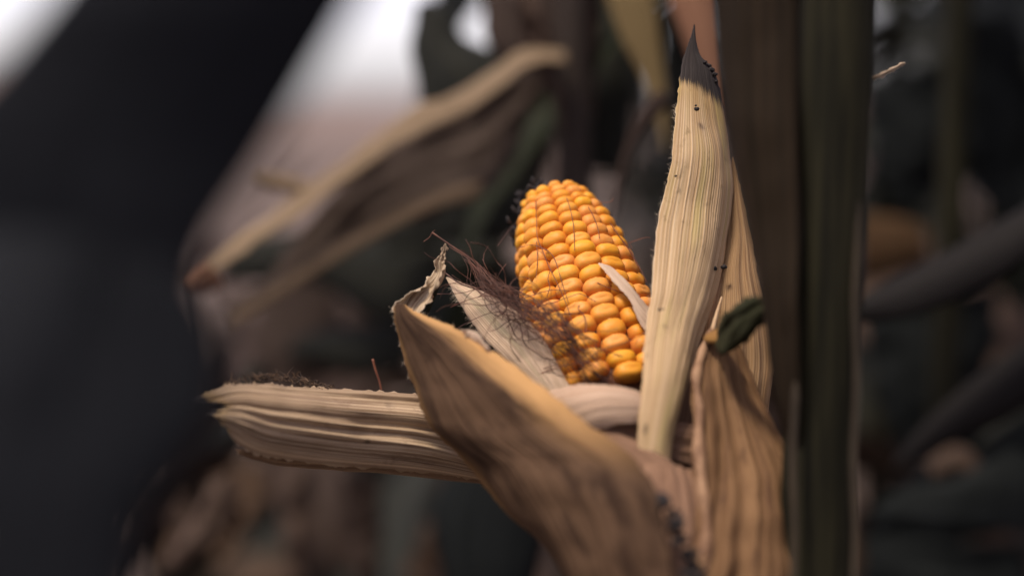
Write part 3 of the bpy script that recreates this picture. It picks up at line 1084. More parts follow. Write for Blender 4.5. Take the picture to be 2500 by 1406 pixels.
# cradle husk in front of the bottom of the ear
h7, v7, d7 = leaf('husk_leaf', [
    (1290, 985, -26, 1330, 1080, -32), (1340, 957, -29, 1400, 1080, -35), (1400, 942, -33, 1440, 1058, -39), (1455, 938, -35, 1485, 1040, -41),
    (1515, 946, -36, 1535, 1032, -41), (1562, 962, -35, 1580, 1030, -39), (1610, 990, -30, 1630, 1040, -34)],
    M_CRADLE, ear, bulge=0.0035, ridges=12, ridge_amp=0.00016, nu=70, nv=60, seed=14, wav=0.0012, ragged=0.0005)
h7['label'] = 'pale pinkish husk leaf cradling the bottom of the ear'
leaf('husk_leaf', [(1725, 1300, -36, 1600, 1330, -40), (1716, 1240, -40, 1570, 1260, -46), (1704, 1185, -44, 1536, 1180, -50),
                   (1640, 1128, -42, 1490, 1120, -44), (1560, 1080, -38, 1440, 1085, -40), (1470, 1040, -35, 1390, 1060, -37), (1420, 1020, -33, 1370, 1050, -34)],
     M_PINK, ear, bulge=0.003, ridges=5, ridge_amp=0.0005, nu=60, nv=30, seed=15, wav=0.0015)
leaf('husk_leaf', [(1400, 1010, -33, 1440, 1110, -36), (1490, 1015, -35, 1510, 1120, -38), (1570, 1020, -34, 1590, 1140, -36), (1650, 1030, -30, 1670, 1170, -32), (1720, 1040, -24, 1730, 1180, -28)],
     M_PINK, ear, bulge=0.002, ridges=4, ridge_amp=0.0004, nu=40, nv=30, seed=16)

leaf('husk_leaf', [(1500, 1540, -72, 1740, 1540, -66), (1520, 1400, -68, 1730, 1400, -61), (1540, 1290, -62, 1722, 1290, -56), (1545, 1200, -56, 1712, 1200, -50), (1560, 1130, -48, 1690, 1150, -45)],
     M_PINK, ear, bulge=0.002, ridges=5, ridge_amp=0.0006, nu=50, nv=40, seed=116, wav=0.002, ragged=0.0006)

# narrow pale husk under the silk
h8, v8, d8 = leaf('husk_leaf', [
    (1345, 1010, -22, 1425, 1010, -24), (1302, 945, -18, 1393, 948, -22), (1258, 900, -14, 1362, 890, -18), (1222, 866, -11, 1332, 835, -13),
    (1182, 826, -7, 1290, 786, -8), (1152, 786, -3, 1236, 742, -3), (1124, 742, 1, 1176, 710, 2), (1104, 706, 5, 1132, 692, 6), (1089, 678, 8, 1092, 677, 8)],
    M_NARROW, ear, bulge=0.0022, ridges=10, ridge_amp=0.00018, nu=90, nv=44, seed=17, wav=0.0008, ragged=0.0003)
h8['label'] = 'narrow greyish husk leaf with hairy margin under the silk'
edge_hairs(h8, v8, d8, 0, 190, 0.1, 0.9, 20, (0.001, 0.0028))

# small pale strip lying on the kernels
def on_ear(x, y, l=0.0012):
    p = ear_hit(x, y, l)
    return ((p - CAM).dot(FWD) - S) * 1000


strip_pts = [(1578, 806, 1600, 762), (1562, 784, 1588, 752), (1548, 756, 1570, 736), (1540, 734, 1556, 718), (1520, 712, 1540, 698),
             (1497, 688, 1516, 674), (1478, 664, 1496, 656), (1466, 650, 1476, 646), (1461, 643, 1463, 642)]
st9 = []
for k, (a, b_, c_, d_) in enumerate(strip_pts):
    lift = 0.0022 + 0.0016 * math.sin(k / 8 * 3.14)
    st9.append((a, b_, on_ear(a, b_, lift), c_, d_, on_ear(c_, d_, lift)))
h9, _, _ = leaf('husk_strip', st9, M_STRIP, ear, bulge=0.0008, nu=40, nv=12, seed=18, wav=0.0012, ragged=0.0005)
h9['label'] = 'thin pale husk strip lying on the kernels'

# black remains at the tip of the ear
bv, bf = [], []
rb = random.Random(31)
for cx, cy, n_, sp in [(1290, 476, 12, 7), (1277, 498, 11, 7), (1266, 522, 6, 5), (1252, 556, 4, 5), (1254, 585, 2, 4), (1305, 464, 7, 8)]:
    for _ in range(n_):
        c0 = at(cx + rb.gauss(0, sp), cy + rb.gauss(0, sp), S + 0.030 + rb.uniform(-.005, .005))
        pts = [c0]
        dv = Vector((rb.uniform(-1, 1), rb.uniform(-1, 1), rb.uniform(-1, 1))).normalized()
        for q in range(4):
            dv = (dv + Vector((rb.uniform(-.8, .8), rb.uniform(-.8, .8), rb.uniform(-.8, .8)))).normalized()
            pts.append(pts[-1] + dv * 0.0009)
        tube_geo(pts, lambda f: 0.00075 * math.sin(math.pi * (0.12 + 0.8 * f)), None, 6, bv, bf)
o = obj('dried_silk_base', bv, bf, M_BLACK, ear)
o['kind'] = 'stuff'

# ------------------------------------------------------------------ silk
sv, sf = [], []
rs = random.Random(77)
trunk = [(1490, 935, -24), (1435, 885, -24), (1380, 825, -23), (1310, 775, -19), (1240, 735, -14), (1192, 695, -9), (1165, 652, -4), (1140, 626, 0), (1100, 597, 3)]
for k in range(54):
    a0 = rs.choice([0, 1, 1, 2, 2, 2, 3])
    a1 = rs.choice([4, 4, 5, 5, 6, 6, 6, 7, 7, 8])
    pts = []
    ox, oy, od = rs.gauss(0, 20), rs.gauss(0, 18), rs.gauss(0, 2.4)
    for q in range(a0, a1 + 1):
        x, y, d = trunk[q]
        g = (1, 1, 1, 1, 0.9, 0.65, 0.3, 0.14, 0.08)[q]
        pts.append(at(x + ox * g + rs.gauss(0, 12) * (0.2 + 0.8 * g), y + oy * g + rs.gauss(0, 11) * (0.2 + 0.8 * g), S + (d + od + rs.gauss(0, 1.0)) / 1000))
    end = trunk[a1]
    ang = rs.gauss(math.radians(205), 0.75)
    ex, ey, ed = end
    stepn = rs.randint(1, 4) if a1 < 6 else 0
    turn = rs.gauss(0, 0.5)
    for q in range(stepn):
        ang += turn
        ex += math.cos(ang) * 24
        ey += math.sin(ang) * 24
        pts.append(at(ex + ox, ey + oy, S + (ed + od + rs.gauss(0, 1.8)) / 1000))
    if len(pts) < 3:
        continue
    path = spline(pts, 5 * len(pts))
    r_ = rs.uniform(0.00008, 0.00017)
    tube_geo(path, r_, r_ * 0.6, 4, sv, sf)
# tangled curly strands in the middle of the tuft
for k in range(36):
    x, y = 1255 + rs.gauss(0, 52), 738 + rs.gauss(0, 26)
    x += 0.0
    y += (x - 1255) * 0.42
    ang = rs.choice([0.45, 3.6]) + rs.gauss(0, 0.7)
    dd = -15 + (1255 - x) * 0.06 + rs.gauss(0, 2.5)
    pts = []
    tn = rs.gauss(0, 0.35)
    for q in range(rs.randint(5, 9)):
        pts.append(at(x, y, S + dd / 1000))
        ang += tn + rs.gauss(0, 0.28)
        x += math.cos(ang) * 22
        y += math.sin(ang) * 22
        dd += rs.gauss(0, 1.0)
    r_ = rs.uniform(0.0001, 0.00018)
    tube_geo(spline(pts, 5 * len(pts)), r_, r_ * 0.7, 4, sv, sf)
# loose strands fanned over the lower kernels
for k in range(24):
    x0, y0 = 1440 + rs.gauss(0, 42), 900 + rs.gauss(0, 34)
    x1, y1 = 1345 + rs.gauss(0, 40), 790 + rs.gauss(0, 30)
    pts = []
    for q in range(5):
        f = q / 4
        pts.append(at(x0 + (x1 - x0) * f + rs.gauss(0, 8), y0 + (y1 - y0) * f + rs.gauss(0, 8), S + (-21 + rs.gauss(0, 2)) / 1000))
    tube_geo(spline(pts, 20), 0.00012, 0.00008, 4, sv, sf)
o = obj('silk_tuft', sv, sf, M_SILK, ear)
o['kind'] = 'stuff'
o['label'] = 'tangled tuft of dark reddish brown silk'

strands = [
    ([(1055, 568, 6), (1090, 592, 4), (1135, 622, 2), (1163, 645, 0), (1190, 680, -4), (1215, 730, -8)], 0.00032, M_SILK),
    ([(1034, 590, 6), (1048, 580, 6), (1055, 568, 6), (1062, 562, 6)], 0.00016, M_SILK),
    ([(1085, 665, 4), (1120, 690, 0), (1160, 705, -6), (1220, 715, -10)], 0.00028, M_SILK),
    ([(1065, 718, -2), (1130, 715, -6), (1190, 700, -8), (1260, 730, -10)], 0.00014, M_SILK),
    ([(1100, 750, -6), (1150, 730, -8), (1200, 722, -10), (1260, 735, -12)], 0.00014, M_SILKRED),
    ([(1110, 805, -8), (1160, 778, -9), (1210, 762, -11), (1280, 765, -14)], 0.00014, M_SILK),
    ([(1265, 905, -12), (1285, 860, -13), (1290, 815, -14), (1275, 780, -14)], 0.00014, M_SILK),
    ([(1275, 855, -11), (1255, 815, -12), (1240, 775, -13), (1235, 740, -12)], 0.00013, M_SILK),
    ([(1320, 825, -17), (1270, 830, -14), (1250, 800, -13), (1235, 760, -13)], 0.00012, M_SILK),
    ([(1215, 600, 12), (1240, 565, 20), (1262, 540, 22)], 0.00010, M_SILK),
    ([(1240, 745, -10), (1270, 715, -8), (1295, 690, -4)], 0.00014, M_SILKRED),
    ([(1270, 935, -16), (1330, 908, -20), (1400, 888, -24), (1440, 885, -25)], 0.00022, M_SILKRED),
    ([(1300, 915, -18), (1340, 895, -20), (1380, 890, -22)], 0.00018, M_SILKRED),
    ([(1335, 768, -19), (1390, 765, -18), (1420, 768, -17), (1428, 785, -17), (1428, 840, -18)], 0.00014, M_SILKRED),
    ([(1300, 762, -18), (1360, 768, -19), (1400, 766, -18), (1432, 762, -16)], 0.00018, M_SILK),
]
for pts, r_, m_ in strands:
    v, f = tube_geo(spline([at(x, y, S + d / 1000) for x, y, d in pts], 26), r_, r_ * 0.5, 5)
    obj('silk_strand', v, f, m_, ear)
on_k = [
    [(1383, 482), (1392, 510), (1400, 550), (1402, 590), (1403, 612)],
    [(1308, 490), (1310, 540), (1312, 580), (1325, 612), (1340, 650), (1360, 690), (1380, 735), (1395, 780), (1402, 800)],
    [(1312, 600), (1350, 625), (1372, 690), (1388, 740)],
    [(1436, 505), (1450, 530), (1460, 560), (1463, 582)],
    [(1498, 560), (1530, 600), (1555, 640), (1580, 690)],
    [(1490, 545), (1510, 575), (1535, 610), (1560, 655)],
    [(1310, 590), (1312, 640), (1308, 680)],
    [(1458, 690), (1480, 700), (1510, 712), (1534, 726)],
    [(1335, 725), (1342, 700), (1338, 680), (1345, 655)],
    [(1414, 745), (1412, 755), (1425, 768), (1432, 790), (1430, 812)],
    [(1265, 605), (1300, 598), (1340, 612)],
    [(1440, 870), (1480, 850), (1530, 835), (1575, 812)],
    [(1350, 840), (1400, 860), (1440, 885), (1470, 905)],
    [(1545, 745), (1565, 752), (1585, 762)],
]
for pts in on_k:
    path = []
    for x, y in pts:
        path.append(ear_hit(x, y, 0.0012))
    r_ = 0.00014
    v, f = tube_geo(spline(path, 40), r_, r_ * 0.7, 5)
    obj('silk_strand', v, f, M_SILKRED, ear)
for pts in [[(1418, 492, 22), (1450, 493, 20), (1485, 494, 18), (1496, 488, 18), (1497, 483, 18)],
            [(1515, 600, 16), (1545, 590, 12), (1575, 580, 10), (1588, 581, 10)], [(1536, 620, 14), (1542, 605, 14), (1535, 592, 16)]]:
    v, f = tube_geo(spline([at(x, y, S + d / 1000) for x, y, d in pts], 20), 0.00016, 0.00006, 5)
    obj('silk_strand', v, f, M_SILKRED, ear)
# lone fibre standing up from the left husk
v, f = tube_geo(spline([at(x, y, S + d / 1000) for x, y, d in [(931, 952, -12), (926, 930, -12), (916, 900, -12), (910, 876, -12)]], 14), 0.0003, 0.00042, 5)
obj('husk_fibre', v, f, M_SILKRED, ear)

# ------------------------------------------------------------------ the plant that carries the ear
DM = 0.398
b0 = at(2013, 703, DM)
mp = empty('corn_plant', (b0.x, b0.y, 0), 'thick dark green corn stalk standing close beside the ear on its right', 'corn plant')


def main_stalk():
    path, zz = [], []
    n = 120
    for i in range(n):
        z = -0.02 + 2.2 * i / (n - 1)
        path.append(Vector((b0.x + (z - 1.0) * 0.012, b0.y + (z - 1.0) * 0.01, z)))
    zn0 = at(2013, 195, DM).z

    def rf_(f):
        z = -0.02 + 2.2 * f
        q = 0.01045 * (1 - 0.35 * max(0, f - 0.5))
        for k in range(-7, 7):
            q *= 1 + 0.05 * math.exp(-((z - zn0 - 0.17 * k) / 0.008) ** 2)
        return q
    v, f = tube_geo(path, rf_, None, 28)
    obj('stalk', v, f, M_STALK, mp)


main_stalk()
sh, _, _ = leaf('leaf_sheath', [
    (1945, 1180, -51, 1960, 1180, -53), (1930, 1110, -55, 1952, 1110, -60), (1905, 1000, -57, 1952, 1000, -67), (1880, 860, -58, 1952, 860, -71), (1860, 730, -59, 1952, 730, -73), (1830, 570, -60, 1950, 570, -73),
    (1796, 410, -61, 1950, 410, -73), (1770, 250, -62, 1948, 250, -73), (1754, 100, -63, 1948, 100, -73), (1742, -73, -64, 1948, -73, -73), (1735, -200, -65, 1948, -200, -73)],
    M_SHEATH, mp, bulge=0.004, nu=60, nv=20, seed=50, ridges=5, ridge_amp=0.0003, wav=0.001)
sh['label'] = 'brownish leaf sheath hugging the stalk'
# pale margins of the sheath wrapped round the stalk
for xs_, dd in ((1936, -68), (2084, -70)):
    v, f = tube_geo(spline([at(xs_ + q * 1.5 + (3 if q % 2 else -3), 1500 - q * 190, S + dd / 1000) for q in range(9 if xs_ < 2000 else 8)], 50), 0.0011, 0.0009, 6)
    obj('sheath_margin', v, f, plain_mat('sheath_margin', (0.03, 0.022, 0.013), (0.05, 0.037, 0.022), 90, stretch=(3, 3, 0.5)), mp)
tornst = [(2130, 192, -24, 2134, 196, -24), (2150, 180, -20, 2154, 188, -20), (2175, 168, -15, 2180, 176, -15), (2195, 157, -11, 2197, 163, -11), (2208, 154, -9, 2209, 155, -9)]
leaf('torn_ligule', tornst, M_CURL, mp, bulge=0.001, nu=24, nv=8, seed=51, wav=0.002, ragged=0.0006)

# ------------------------------------------------------------------ plant close to the lens on the left
DN = 0.235
nb = at(110, 900, DN)
npl = empty('corn_plant', (nb.x, nb.y, 0), 'almost black blurred corn plant close to the lens on the left', 'corn plant')
pth = [Vector((nb.x, nb.y, -0.02 + (at(110, 560, DN).z + 0.02) * i / 40)) for i in range(41)]
v, f = tube_geo(pth, 0.0125, 0.0105, 20)
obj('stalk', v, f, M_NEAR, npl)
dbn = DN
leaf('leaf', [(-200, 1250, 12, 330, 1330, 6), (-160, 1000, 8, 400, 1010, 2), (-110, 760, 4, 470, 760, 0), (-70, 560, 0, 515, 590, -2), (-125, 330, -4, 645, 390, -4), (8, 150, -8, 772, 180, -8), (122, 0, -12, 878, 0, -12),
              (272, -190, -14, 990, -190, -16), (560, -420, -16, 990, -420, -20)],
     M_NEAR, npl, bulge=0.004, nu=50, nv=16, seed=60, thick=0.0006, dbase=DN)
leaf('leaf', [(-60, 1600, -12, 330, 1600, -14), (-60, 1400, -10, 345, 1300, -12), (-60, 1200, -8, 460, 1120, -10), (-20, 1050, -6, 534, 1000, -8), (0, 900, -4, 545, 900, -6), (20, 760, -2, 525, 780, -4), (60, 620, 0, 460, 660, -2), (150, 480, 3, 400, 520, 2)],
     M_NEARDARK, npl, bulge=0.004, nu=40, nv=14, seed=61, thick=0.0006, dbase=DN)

# ------------------------------------------------------------------ plant just behind, with the long leaf to the left
DB = 0.70
pb = at(1400, 400, DB)
bp_ = empty('corn_plant', (pb.x, pb.y, 0), 'blurred drying corn plant just behind the ear with long tan leaves', 'corn plant')
v, f = tube_geo([Vector((pb.x, pb.y, -0.02 + 2.0 * i / 40)) for i in range(41)], 0.011, 0.007, 14)
obj('stalk', v, f, blade_mat('stalk_dry', (0.030, 0.024, 0.02), (0.055, 0.042, 0.034)), bp_)


def far_leaf(st, mat, parent, d, **kw):
    kw.setdefault('nu', 30)
    kw.setdefault('nv', 10)
    return leaf('leaf', st, mat, parent, dbase=d, **kw)[0]


o = far_leaf([(1380, 125, 20, 1385, 155, 10), (1260, 130, 14, 1285, 165, 0), (1130, 222, 6, 1155, 262, -8), (1000, 272, 0, 1030, 320, -16), (860, 375, 0, 885, 415, -16), (720, 480, 0, 742, 518, -16), (600, 560, 0, 622, 598, -16), (510, 622, 0, 530, 652, -14), (455, 662, 0, 465, 684, -8)],
             M_TAN, bp_, 0.66, bulge=0.002, seed=70, ragged=0.002, wav=0.002, nu=60, nv=16)
o['label'] = 'long tan leaf slanting down to the left'
far_leaf([(1330, 150, 10, 1300, 270, 0), (1180, 235, 10, 1210, 450, 0), (1020, 300, 10, 1060, 520, -5), (880, 400, 10, 880, 600, -8), (760, 540, 10, 740, 670, -8), (650, 680, 10, 630, 735, -8), (545, 750, 10, 542, 785, -8)],
         M_UMBER, bp_, 0.68, bulge=-0.004, seed=71, ragged=0.006, wav=0.006, nu=60, nv=20, ridges=4, ridge_amp=0.003)  # lower half of the long leaf, its shade put into the umber
far_leaf([(1180, 440, 0, 1170, 490, 0), (1080, 462, 0, 1060, 512, -4), (960, 520, 0, 950, 566, -4), (820, 600, 0, 810, 646, -4), (690, 682, 0, 680, 726, -4), (560, 772, 0, 555, 804, -4)],
         M_TANDARK, bp_, 0.655, bulge=0.001, seed=72)  # lit lower margin of that leaf, painted as a paler strip
o = far_leaf([(500, 640, 0, 530, 670, 0), (460, 655, 0, 540, 700, 0), (430, 690, -4, 500, 715, 4), (440, 715, 0, 470, 722, 0)], M_RUST, bp_, 0.65, bulge=0.006, seed=73, wav=0.006)
far_leaf([(760, 445, 0, 750, 478, 0), (700, 428, 0, 690, 468, 0), (650, 418, 0, 640, 455, 0), (608, 410, 0, 608, 430, 0)], M_TAN, bp_, 0.66, bulge=0.002, seed=74)
# hanging leaves at the top
o = far_leaf([(1455, -80, 0, 1600, -80, 0), (1478, 0, 0, 1602, 0, 0), (1515, 100, 0, 1612, 90, 0), (1560, 180, 0, 1622, 180, 0), (1590, 250, 0, 1630, 260, 0), (1610, 320, 0, 1628, 330, 0), (1622, 370, 0, 1626, 372, 0)],
             M_OLIVE, bp_, 0.66, bulge=0.005, seed=75, fold=0.003)
o['label'] = 'olive tan leaf hanging down'
o = far_leaf([(1630, -60, 0, 1750, -60, 0), (1632, 0, 0, 1752, 0, 0), (1660, 80, 0, 1762, 100, 0), (1690, 160, 0, 1768, 180, 0), (1720, 230, 0, 1772, 240, 0), (1760, 290, 0, 1775, 290, 0)],
             M_RUST, bp_, 0.64, bulge=0.004, seed=76)
o['label'] = 'rusty brown leaf hanging down'
far_leaf([(1610, 220, 0, 1640, 250, 0), (1570, 260, 0, 1602, 290, 0), (1535, 330, 0, 1560, 350, 0), (1510, 410, 0, 1530, 420, 0), (1495, 490, 0, 1508, 495, 0), (1488, 545, 0, 1492, 545, 0)],
         M_DRYDARK, bp_, 0.62, bulge=0.002, seed=77)
far_leaf([(1180, -80, 0, 1480, -80, 0), (1180, 20, 0, 1470, 20, 0), (1190, 110, 0, 1460, 90, 0), (1260, 180, 0, 1450, 170, 0), (1370, 250, 0, 1440, 250, 0)],
         M_UMBER, bp_, 0.72, bulge=0.006, seed=78)
far_leaf([(1015, 10, 0, 1050, 0, 0), (1010, 60, 0, 1105, 30, 0), (1000, 120, 0, 1135, 90, 0), (1015, 190, 0, 1200, 120, 0), (1025, 245, 0, 1260, 160, 0), (1060, 300, 0, 1300, 220, 0)],
         M_GREEND, bp_, 0.76, bulge=0.008, seed=79)
far_leaf([(1600, 30, 0, 1650, 0, 0), (1640, 200, 0, 1700, 200, 0), (1640, 400, 0, 1700, 400, 0), (1620, 600, 0, 1680, 600, 0)], M_GREEND, bp_, 0.74, bulge=0.004, seed=80)
far_leaf([(1440, 420, 0, 1540, 420, 0), (1430, 300, 0, 1540, 300, 0), (1440, 150, 0, 1550, 150, 0), (1470, 0, 0, 1570, 0, 0), (1500, -100, 0, 1570, -100, 0)], M_GREEND, bp_, 0.75, bulge=0.004, seed=81)

# dark dirt caught in the fold beside the upright husk
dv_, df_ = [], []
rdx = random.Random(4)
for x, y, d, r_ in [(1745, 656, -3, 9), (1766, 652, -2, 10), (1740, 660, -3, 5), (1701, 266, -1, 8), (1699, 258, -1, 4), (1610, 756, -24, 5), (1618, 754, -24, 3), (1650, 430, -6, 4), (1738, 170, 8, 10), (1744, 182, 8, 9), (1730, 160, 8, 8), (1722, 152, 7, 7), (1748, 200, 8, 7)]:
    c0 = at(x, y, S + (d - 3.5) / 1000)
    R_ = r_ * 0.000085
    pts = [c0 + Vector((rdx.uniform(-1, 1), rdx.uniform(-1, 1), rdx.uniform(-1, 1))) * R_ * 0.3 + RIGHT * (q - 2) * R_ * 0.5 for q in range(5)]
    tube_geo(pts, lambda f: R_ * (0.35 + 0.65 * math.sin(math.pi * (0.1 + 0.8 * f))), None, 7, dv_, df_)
o = obj('dirt', dv_, df_, M_BLACK, ear)
o['kind'] = 'stuff'

# ------------------------------------------------------------------ plant behind the stalk on the right
DR = 0.78
pr = at(2330, 300, DR)
rp = empty('corn_plant', (pr.x, pr.y, 0), 'dark corn plant behind the thick stalk with drooping grey leaves on the right', 'corn plant')
v, f = tube_geo([Vector((pr.x, pr.y, -0.02 + 2.1 * i / 40)) for i in range(41)], 0.0105, 0.006, 14)
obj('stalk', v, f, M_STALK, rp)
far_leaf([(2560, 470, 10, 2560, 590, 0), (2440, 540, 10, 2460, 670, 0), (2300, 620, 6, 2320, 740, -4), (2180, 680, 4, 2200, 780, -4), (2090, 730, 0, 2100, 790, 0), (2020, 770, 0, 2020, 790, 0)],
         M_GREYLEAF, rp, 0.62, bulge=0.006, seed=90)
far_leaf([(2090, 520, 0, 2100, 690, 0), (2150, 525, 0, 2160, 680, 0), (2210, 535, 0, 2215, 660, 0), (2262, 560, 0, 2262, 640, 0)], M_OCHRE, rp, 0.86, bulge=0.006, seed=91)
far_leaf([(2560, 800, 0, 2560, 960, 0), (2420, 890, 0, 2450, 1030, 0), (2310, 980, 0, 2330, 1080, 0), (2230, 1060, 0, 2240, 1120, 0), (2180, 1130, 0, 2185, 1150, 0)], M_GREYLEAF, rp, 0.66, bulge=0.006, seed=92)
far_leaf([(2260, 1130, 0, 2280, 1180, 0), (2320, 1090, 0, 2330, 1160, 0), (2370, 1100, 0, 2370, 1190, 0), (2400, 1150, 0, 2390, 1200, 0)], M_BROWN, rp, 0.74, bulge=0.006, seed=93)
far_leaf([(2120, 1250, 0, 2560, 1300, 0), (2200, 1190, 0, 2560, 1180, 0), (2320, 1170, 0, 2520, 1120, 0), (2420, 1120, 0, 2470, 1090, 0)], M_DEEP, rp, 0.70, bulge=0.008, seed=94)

far_leaf([(1400, 150, 0, 1300, 560, 0), (1250, 250, 0, 1230, 590, 0), (1120, 330, 0, 1130, 600, 0), (1010, 450, 0, 1030, 600, 0), (930, 560, 0, 940, 620, 0)], M_GREEND, bp_, 0.80, bulge=0.006, seed=95)
far_leaf([(1080, 560, 0, 1060, 760, 0), (940, 570, 0, 930, 790, 0), (800, 560, 0, 790, 700, 0), (680, 570, 0, 660, 690, 0), (560, 600, 0, 545, 690, 0)], M_GREEND, bp_, 0.82, bulge=0.006, seed=96)
far_leaf([(1010, 780, 0, 1000, 900, 0), (900, 790, 0, 890, 920, 0), (800, 800, 0, 770, 890, 0), (720, 830, 0, 690, 870, 0)], M_GREEND, bp_, 0.84, bulge=0.006, seed=97)
o = far_leaf([(640, 700, 0, 800, 660, 0), (630, 780, 0, 830, 760, 0), (620, 860, 0, 800, 850, 0), (640, 930, 0, 740, 930, 0)], M_UMBER, bp_, 0.95, bulge=0.006, seed=98)
far_leaf([(1150, 1080, 0, 1330, 1080, 0), (1090, 1170, 0, 1350, 1190, 0), (1060, 1280, 0, 1330, 1310, 0), (1090, 1420, 0, 1300, 1430, 0), (1140, 1550, 0, 1260, 1550, 0)], M_DEEP, bp_, 0.66, bulge=0.008, seed=99)

# black crumbs standing in for deep shade between front and lower right husk
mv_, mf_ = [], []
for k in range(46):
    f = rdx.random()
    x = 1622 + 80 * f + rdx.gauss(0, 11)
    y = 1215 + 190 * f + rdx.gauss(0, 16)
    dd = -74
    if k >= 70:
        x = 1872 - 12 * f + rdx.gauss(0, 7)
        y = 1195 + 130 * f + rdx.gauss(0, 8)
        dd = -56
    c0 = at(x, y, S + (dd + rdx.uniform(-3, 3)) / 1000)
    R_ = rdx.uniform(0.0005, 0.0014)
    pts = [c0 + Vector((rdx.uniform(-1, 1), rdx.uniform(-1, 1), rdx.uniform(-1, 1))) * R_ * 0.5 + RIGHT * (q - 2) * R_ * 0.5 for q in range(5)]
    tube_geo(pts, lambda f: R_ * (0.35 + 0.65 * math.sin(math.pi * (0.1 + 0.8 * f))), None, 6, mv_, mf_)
o = obj('gap_shade', mv_, mf_, M_BLACK, ear)
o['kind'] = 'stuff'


# unseen corn rows round the lens, added to shade the near leaf and husks
def make_near_rows():
    rnd = random.Random(191)
    V, F, U = [], [], []
    spots_ = [(x + rnd.uniform(-.05, .05), y + rnd.uniform(-.08, .08)) for y in (-0.72, -1.3) for x in (-1.3, -1.05, -0.8, -0.55, -0.3, -0.05, 0.2, 0.45, 0.7, 0.95, 1.2)]
    spots_ += [(-1.0 + rnd.uniform(-.05, .05), y) for y in (-0.45, -0.2, 0.05, 0.3)] + [(-1.4, y) for y in (-0.4, 0.0, 0.4, 0.8)]
    spots_ += [(0.75, y) for y in (-0.45, -0.2, 0.05, 0.28)]
    spots_ += [q for q in hidden_spots if q[1] > 0 and q[0] > 0.5]
    for x, y in spots_:
        h = rnd.uniform(1.95, 2.3)
        for q in range(11):
            z = h * (0.12 + 0.85 * q / 10)
            vv, ff, uu = blade_geo(rnd, Vector((x, y, z)), rnd.uniform(0, 6.28), rnd.uniform(0.4, 0.62), rnd.uniform(0.06, 0.09), rnd.uniform(0.6, 1.1), rnd.uniform(0.8, 1.5), nu=9, nv=3)
            n0 = len(V)
            V += vv; U += uu
            F += [tuple(n0 + t for t in f) for f in ff]
        n0 = len(V)
        vv, ff = tube_geo([Vector((x, y, h * q / 10)) for q in range(11)], 0.012, 0.005, 7)
        V += vv; U += [((0.1 * q, 0.0), (0.5, 0.2)) for q in range(len(vv))]
        F += [tuple(n0 + t for t in f) for f in ff]
    o = obj('unseen_corn_rows', V, F, M_GREEND, None, U)
    o['kind'] = 'stuff'
    o['label'] = 'unseen dark corn rows round the lens that cut the sky light'


make_near_rows()

for st_, m_, d_ in [
    ([(1250, -60, 0, 1300, -60, 0), (1262, 60, 0, 1330, 50, 0), (1300, 150, 0, 1352, 140, 0), (1345, 240, 0, 1372, 235, 0), (1365, 330, 0, 1375, 330, 0)], M_BROWN, 0.68),
    ([(1380, -60, 0, 1450, -60, 0), (1385, 40, 0, 1462, 40, 0), (1400, 150, 0, 1455, 150, 0), (1420, 260, 0, 1450, 260, 0), (1430, 350, 0, 1440, 350, 0)], M_RUSTDARK, 0.70),
    ([(1280, 180, 0, 1330, 200, 0), (1300, 260, 0, 1350, 280, 0), (1290, 350, 0, 1335, 360, 0), (1270, 440, 0, 1300, 440, 0)], M_DRYDARK, 0.73),
    ([(1400, 380, 0, 1470, 380, 0), (1410, 300, 0, 1490, 300, 0), (1430, 200, 0, 1490, 190, 0)], M_RUSTDARK, 0.78),
    ([(1100, 340, 0, 1200, 330, 0), (1090, 400, 0, 1170, 410, 0), (1060, 450, 0, 1120, 470, 0)], M_GREEND, 0.70),
    ([(1200, 520, 0, 1190, 590, 0), (1080, 520, 0, 1070, 570, 0), (960, 570, 0, 950, 600, 0), (880, 640, 0, 870, 660, 0)], M_BROWN, 0.90),
    ([(960, 640, 0, 1000, 620, 0), (900, 700, 0, 960, 700, 0), (860, 790, 0, 900, 800, 0), (850, 880, 0, 870, 885, 0)], M_BROWN, 0.92),
    ([(500, 1160, 0, 570, 1150, 0), (490, 1230, 0, 590, 1240, 0), (440, 1310, 0, 530, 1330, 0), (380, 1380, 0, 440, 1400, 0)], M_BROWN, 0.80),
    ([(560, 1130, 0, 640, 1130, 0), (570, 1200, 0, 660, 1210, 0), (540, 1290, 0, 610, 1300, 0), (520, 1360, 0, 560, 1370, 0)], M_DRY, 0.98),
    ([(690, 1140, 0, 760, 1140, 0), (680, 1220, 0, 770, 1230, 0), (690, 1320, 0, 760, 1330, 0), (720, 1420, 0, 750, 1420, 0)], M_BROWN, 0.85),
    ([(840, 1150, 0, 930, 1150, 0), (830, 1250, 0, 930, 1260, 0), (850, 1370, 0, 930, 1380, 0), (880, 1450, 0, 910, 1450, 0)], M_DRYDARK, 0.88),
    ([(1040, 1270, 0, 1090, 1290, 0), (1020, 1330, 0, 1090, 1350, 0), (980, 1400, 0, 1040, 1420, 0)], M_DRY, 0.90),
    ([(380, 1230, 0, 430, 1200, 0), (420, 1290, 0, 470, 1250, 0), (470, 1330, 0, 520, 1300, 0)], M_BROWN, 1.05),
    ([(590, 900, 0, 660, 880, 0), (570, 990, 0, 640, 980, 0), (540, 1080, 0, 590, 1080, 0)], M_GREEND, 0.80),
    ([(880, 840, 0, 960, 850, 0), (850, 890, 0, 950, 910, 0), (830, 930, 0, 900, 945, 0)], M_BROWN, 1.02),
]:
    far_leaf(st_, m_, bp_, d_, bulge=0.006, seed=int(st_[0][0]) + 3, wav=0.008, ragged=0.003, nu=36, nv=16)

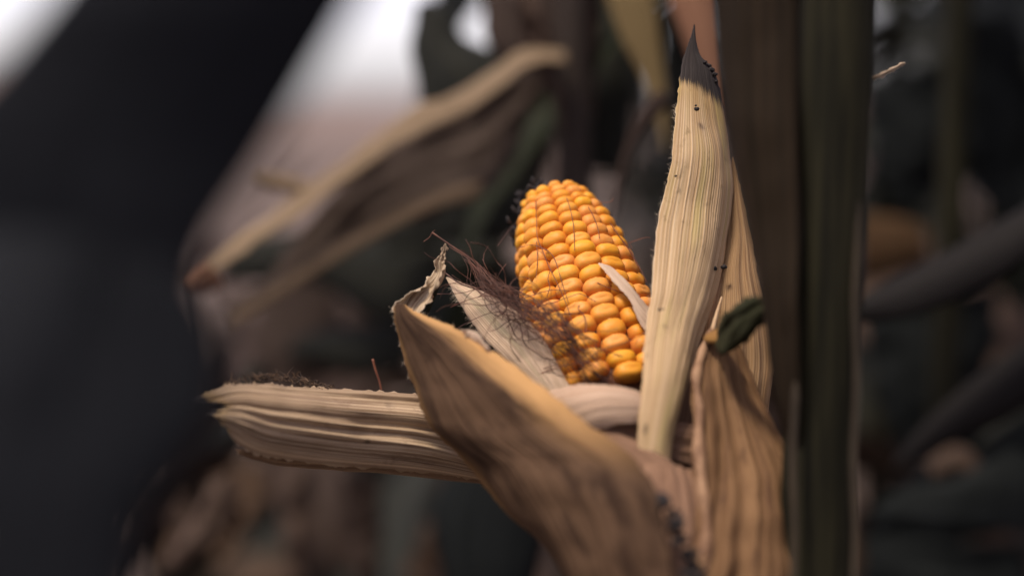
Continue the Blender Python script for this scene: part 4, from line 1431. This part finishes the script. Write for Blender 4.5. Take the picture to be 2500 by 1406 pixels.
for st_, m_, d_ in [
    ([(1240, 560, 0, 1250, 680, 0), (1160, 560, 0, 1150, 690, 0), (1080, 590, 0, 1060, 680, 0), (1010, 640, 0, 1000, 670, 0)], M_GREEND, 0.86),
    ([(1260, 640, 0, 1270, 900, 0), (1130, 660, 0, 1120, 900, 0), (1010, 690, 0, 990, 860, 0), (930, 730, 0, 920, 800, 0)], M_DEEP, 0.88),
    ([(780, 420, 0, 860, 370, 0), (720, 450, 0, 770, 430, 0), (660, 500, 0, 690, 490, 0)], M_BROWN, 1.3),
    ([(700, 380, 0, 760, 340, 0), (640, 440, 0, 690, 420, 0), (590, 500, 0, 610, 490, 0)], M_BROWN, 1.5),
]:
    far_leaf(st_, m_, bp_, d_, bulge=0.006, seed=int(st_[0][0]) + 3, wav=0.008, ragged=0.003, nu=30, nv=14)

for st_, m_, d_ in [
    ([(2600, 960, 0, 2600, 1250, 0), (2450, 1000, 0, 2440, 1300, 0), (2300, 1090, 0, 2270, 1330, 0), (2190, 1200, 0, 2150, 1330, 0), (2130, 1280, 0, 2110, 1330, 0)], M_DEEP, 0.80),
    ([(2110, 760, 0, 2440, 700, 0), (2120, 880, 0, 2430, 850, 0), (2150, 1000, 0, 2360, 990, 0), (2200, 1110, 0, 2290, 1110, 0)], M_DEEP, 0.84),
    ([(2300, 60, 0, 2480, 30, 0), (2320, 250, 0, 2530, 220, 0), (2350, 400, 0, 2530, 420, 0), (2420, 520, 0, 2500, 540, 0)], M_DEEP, 0.82),
    ([(2110, 200, 0, 2300, 160, 0), (2120, 340, 0, 2330, 320, 0), (2150, 450, 0, 2290, 450, 0), (2190, 520, 0, 2240, 520, 0)], M_DEEP, 0.90),
    ([(2110, 1300, 0, 2500, 1330, 0), (2110, 1400, 0, 2520, 1400, 0), (2120, 1500, 0, 2480, 1500, 0)], M_DEEP, 0.76),
]:
    far_leaf(st_, m_, rp, d_, bulge=0.006, seed=int(st_[0][0]) + 7, wav=0.008, ragged=0.003, nu=30, nv=14)
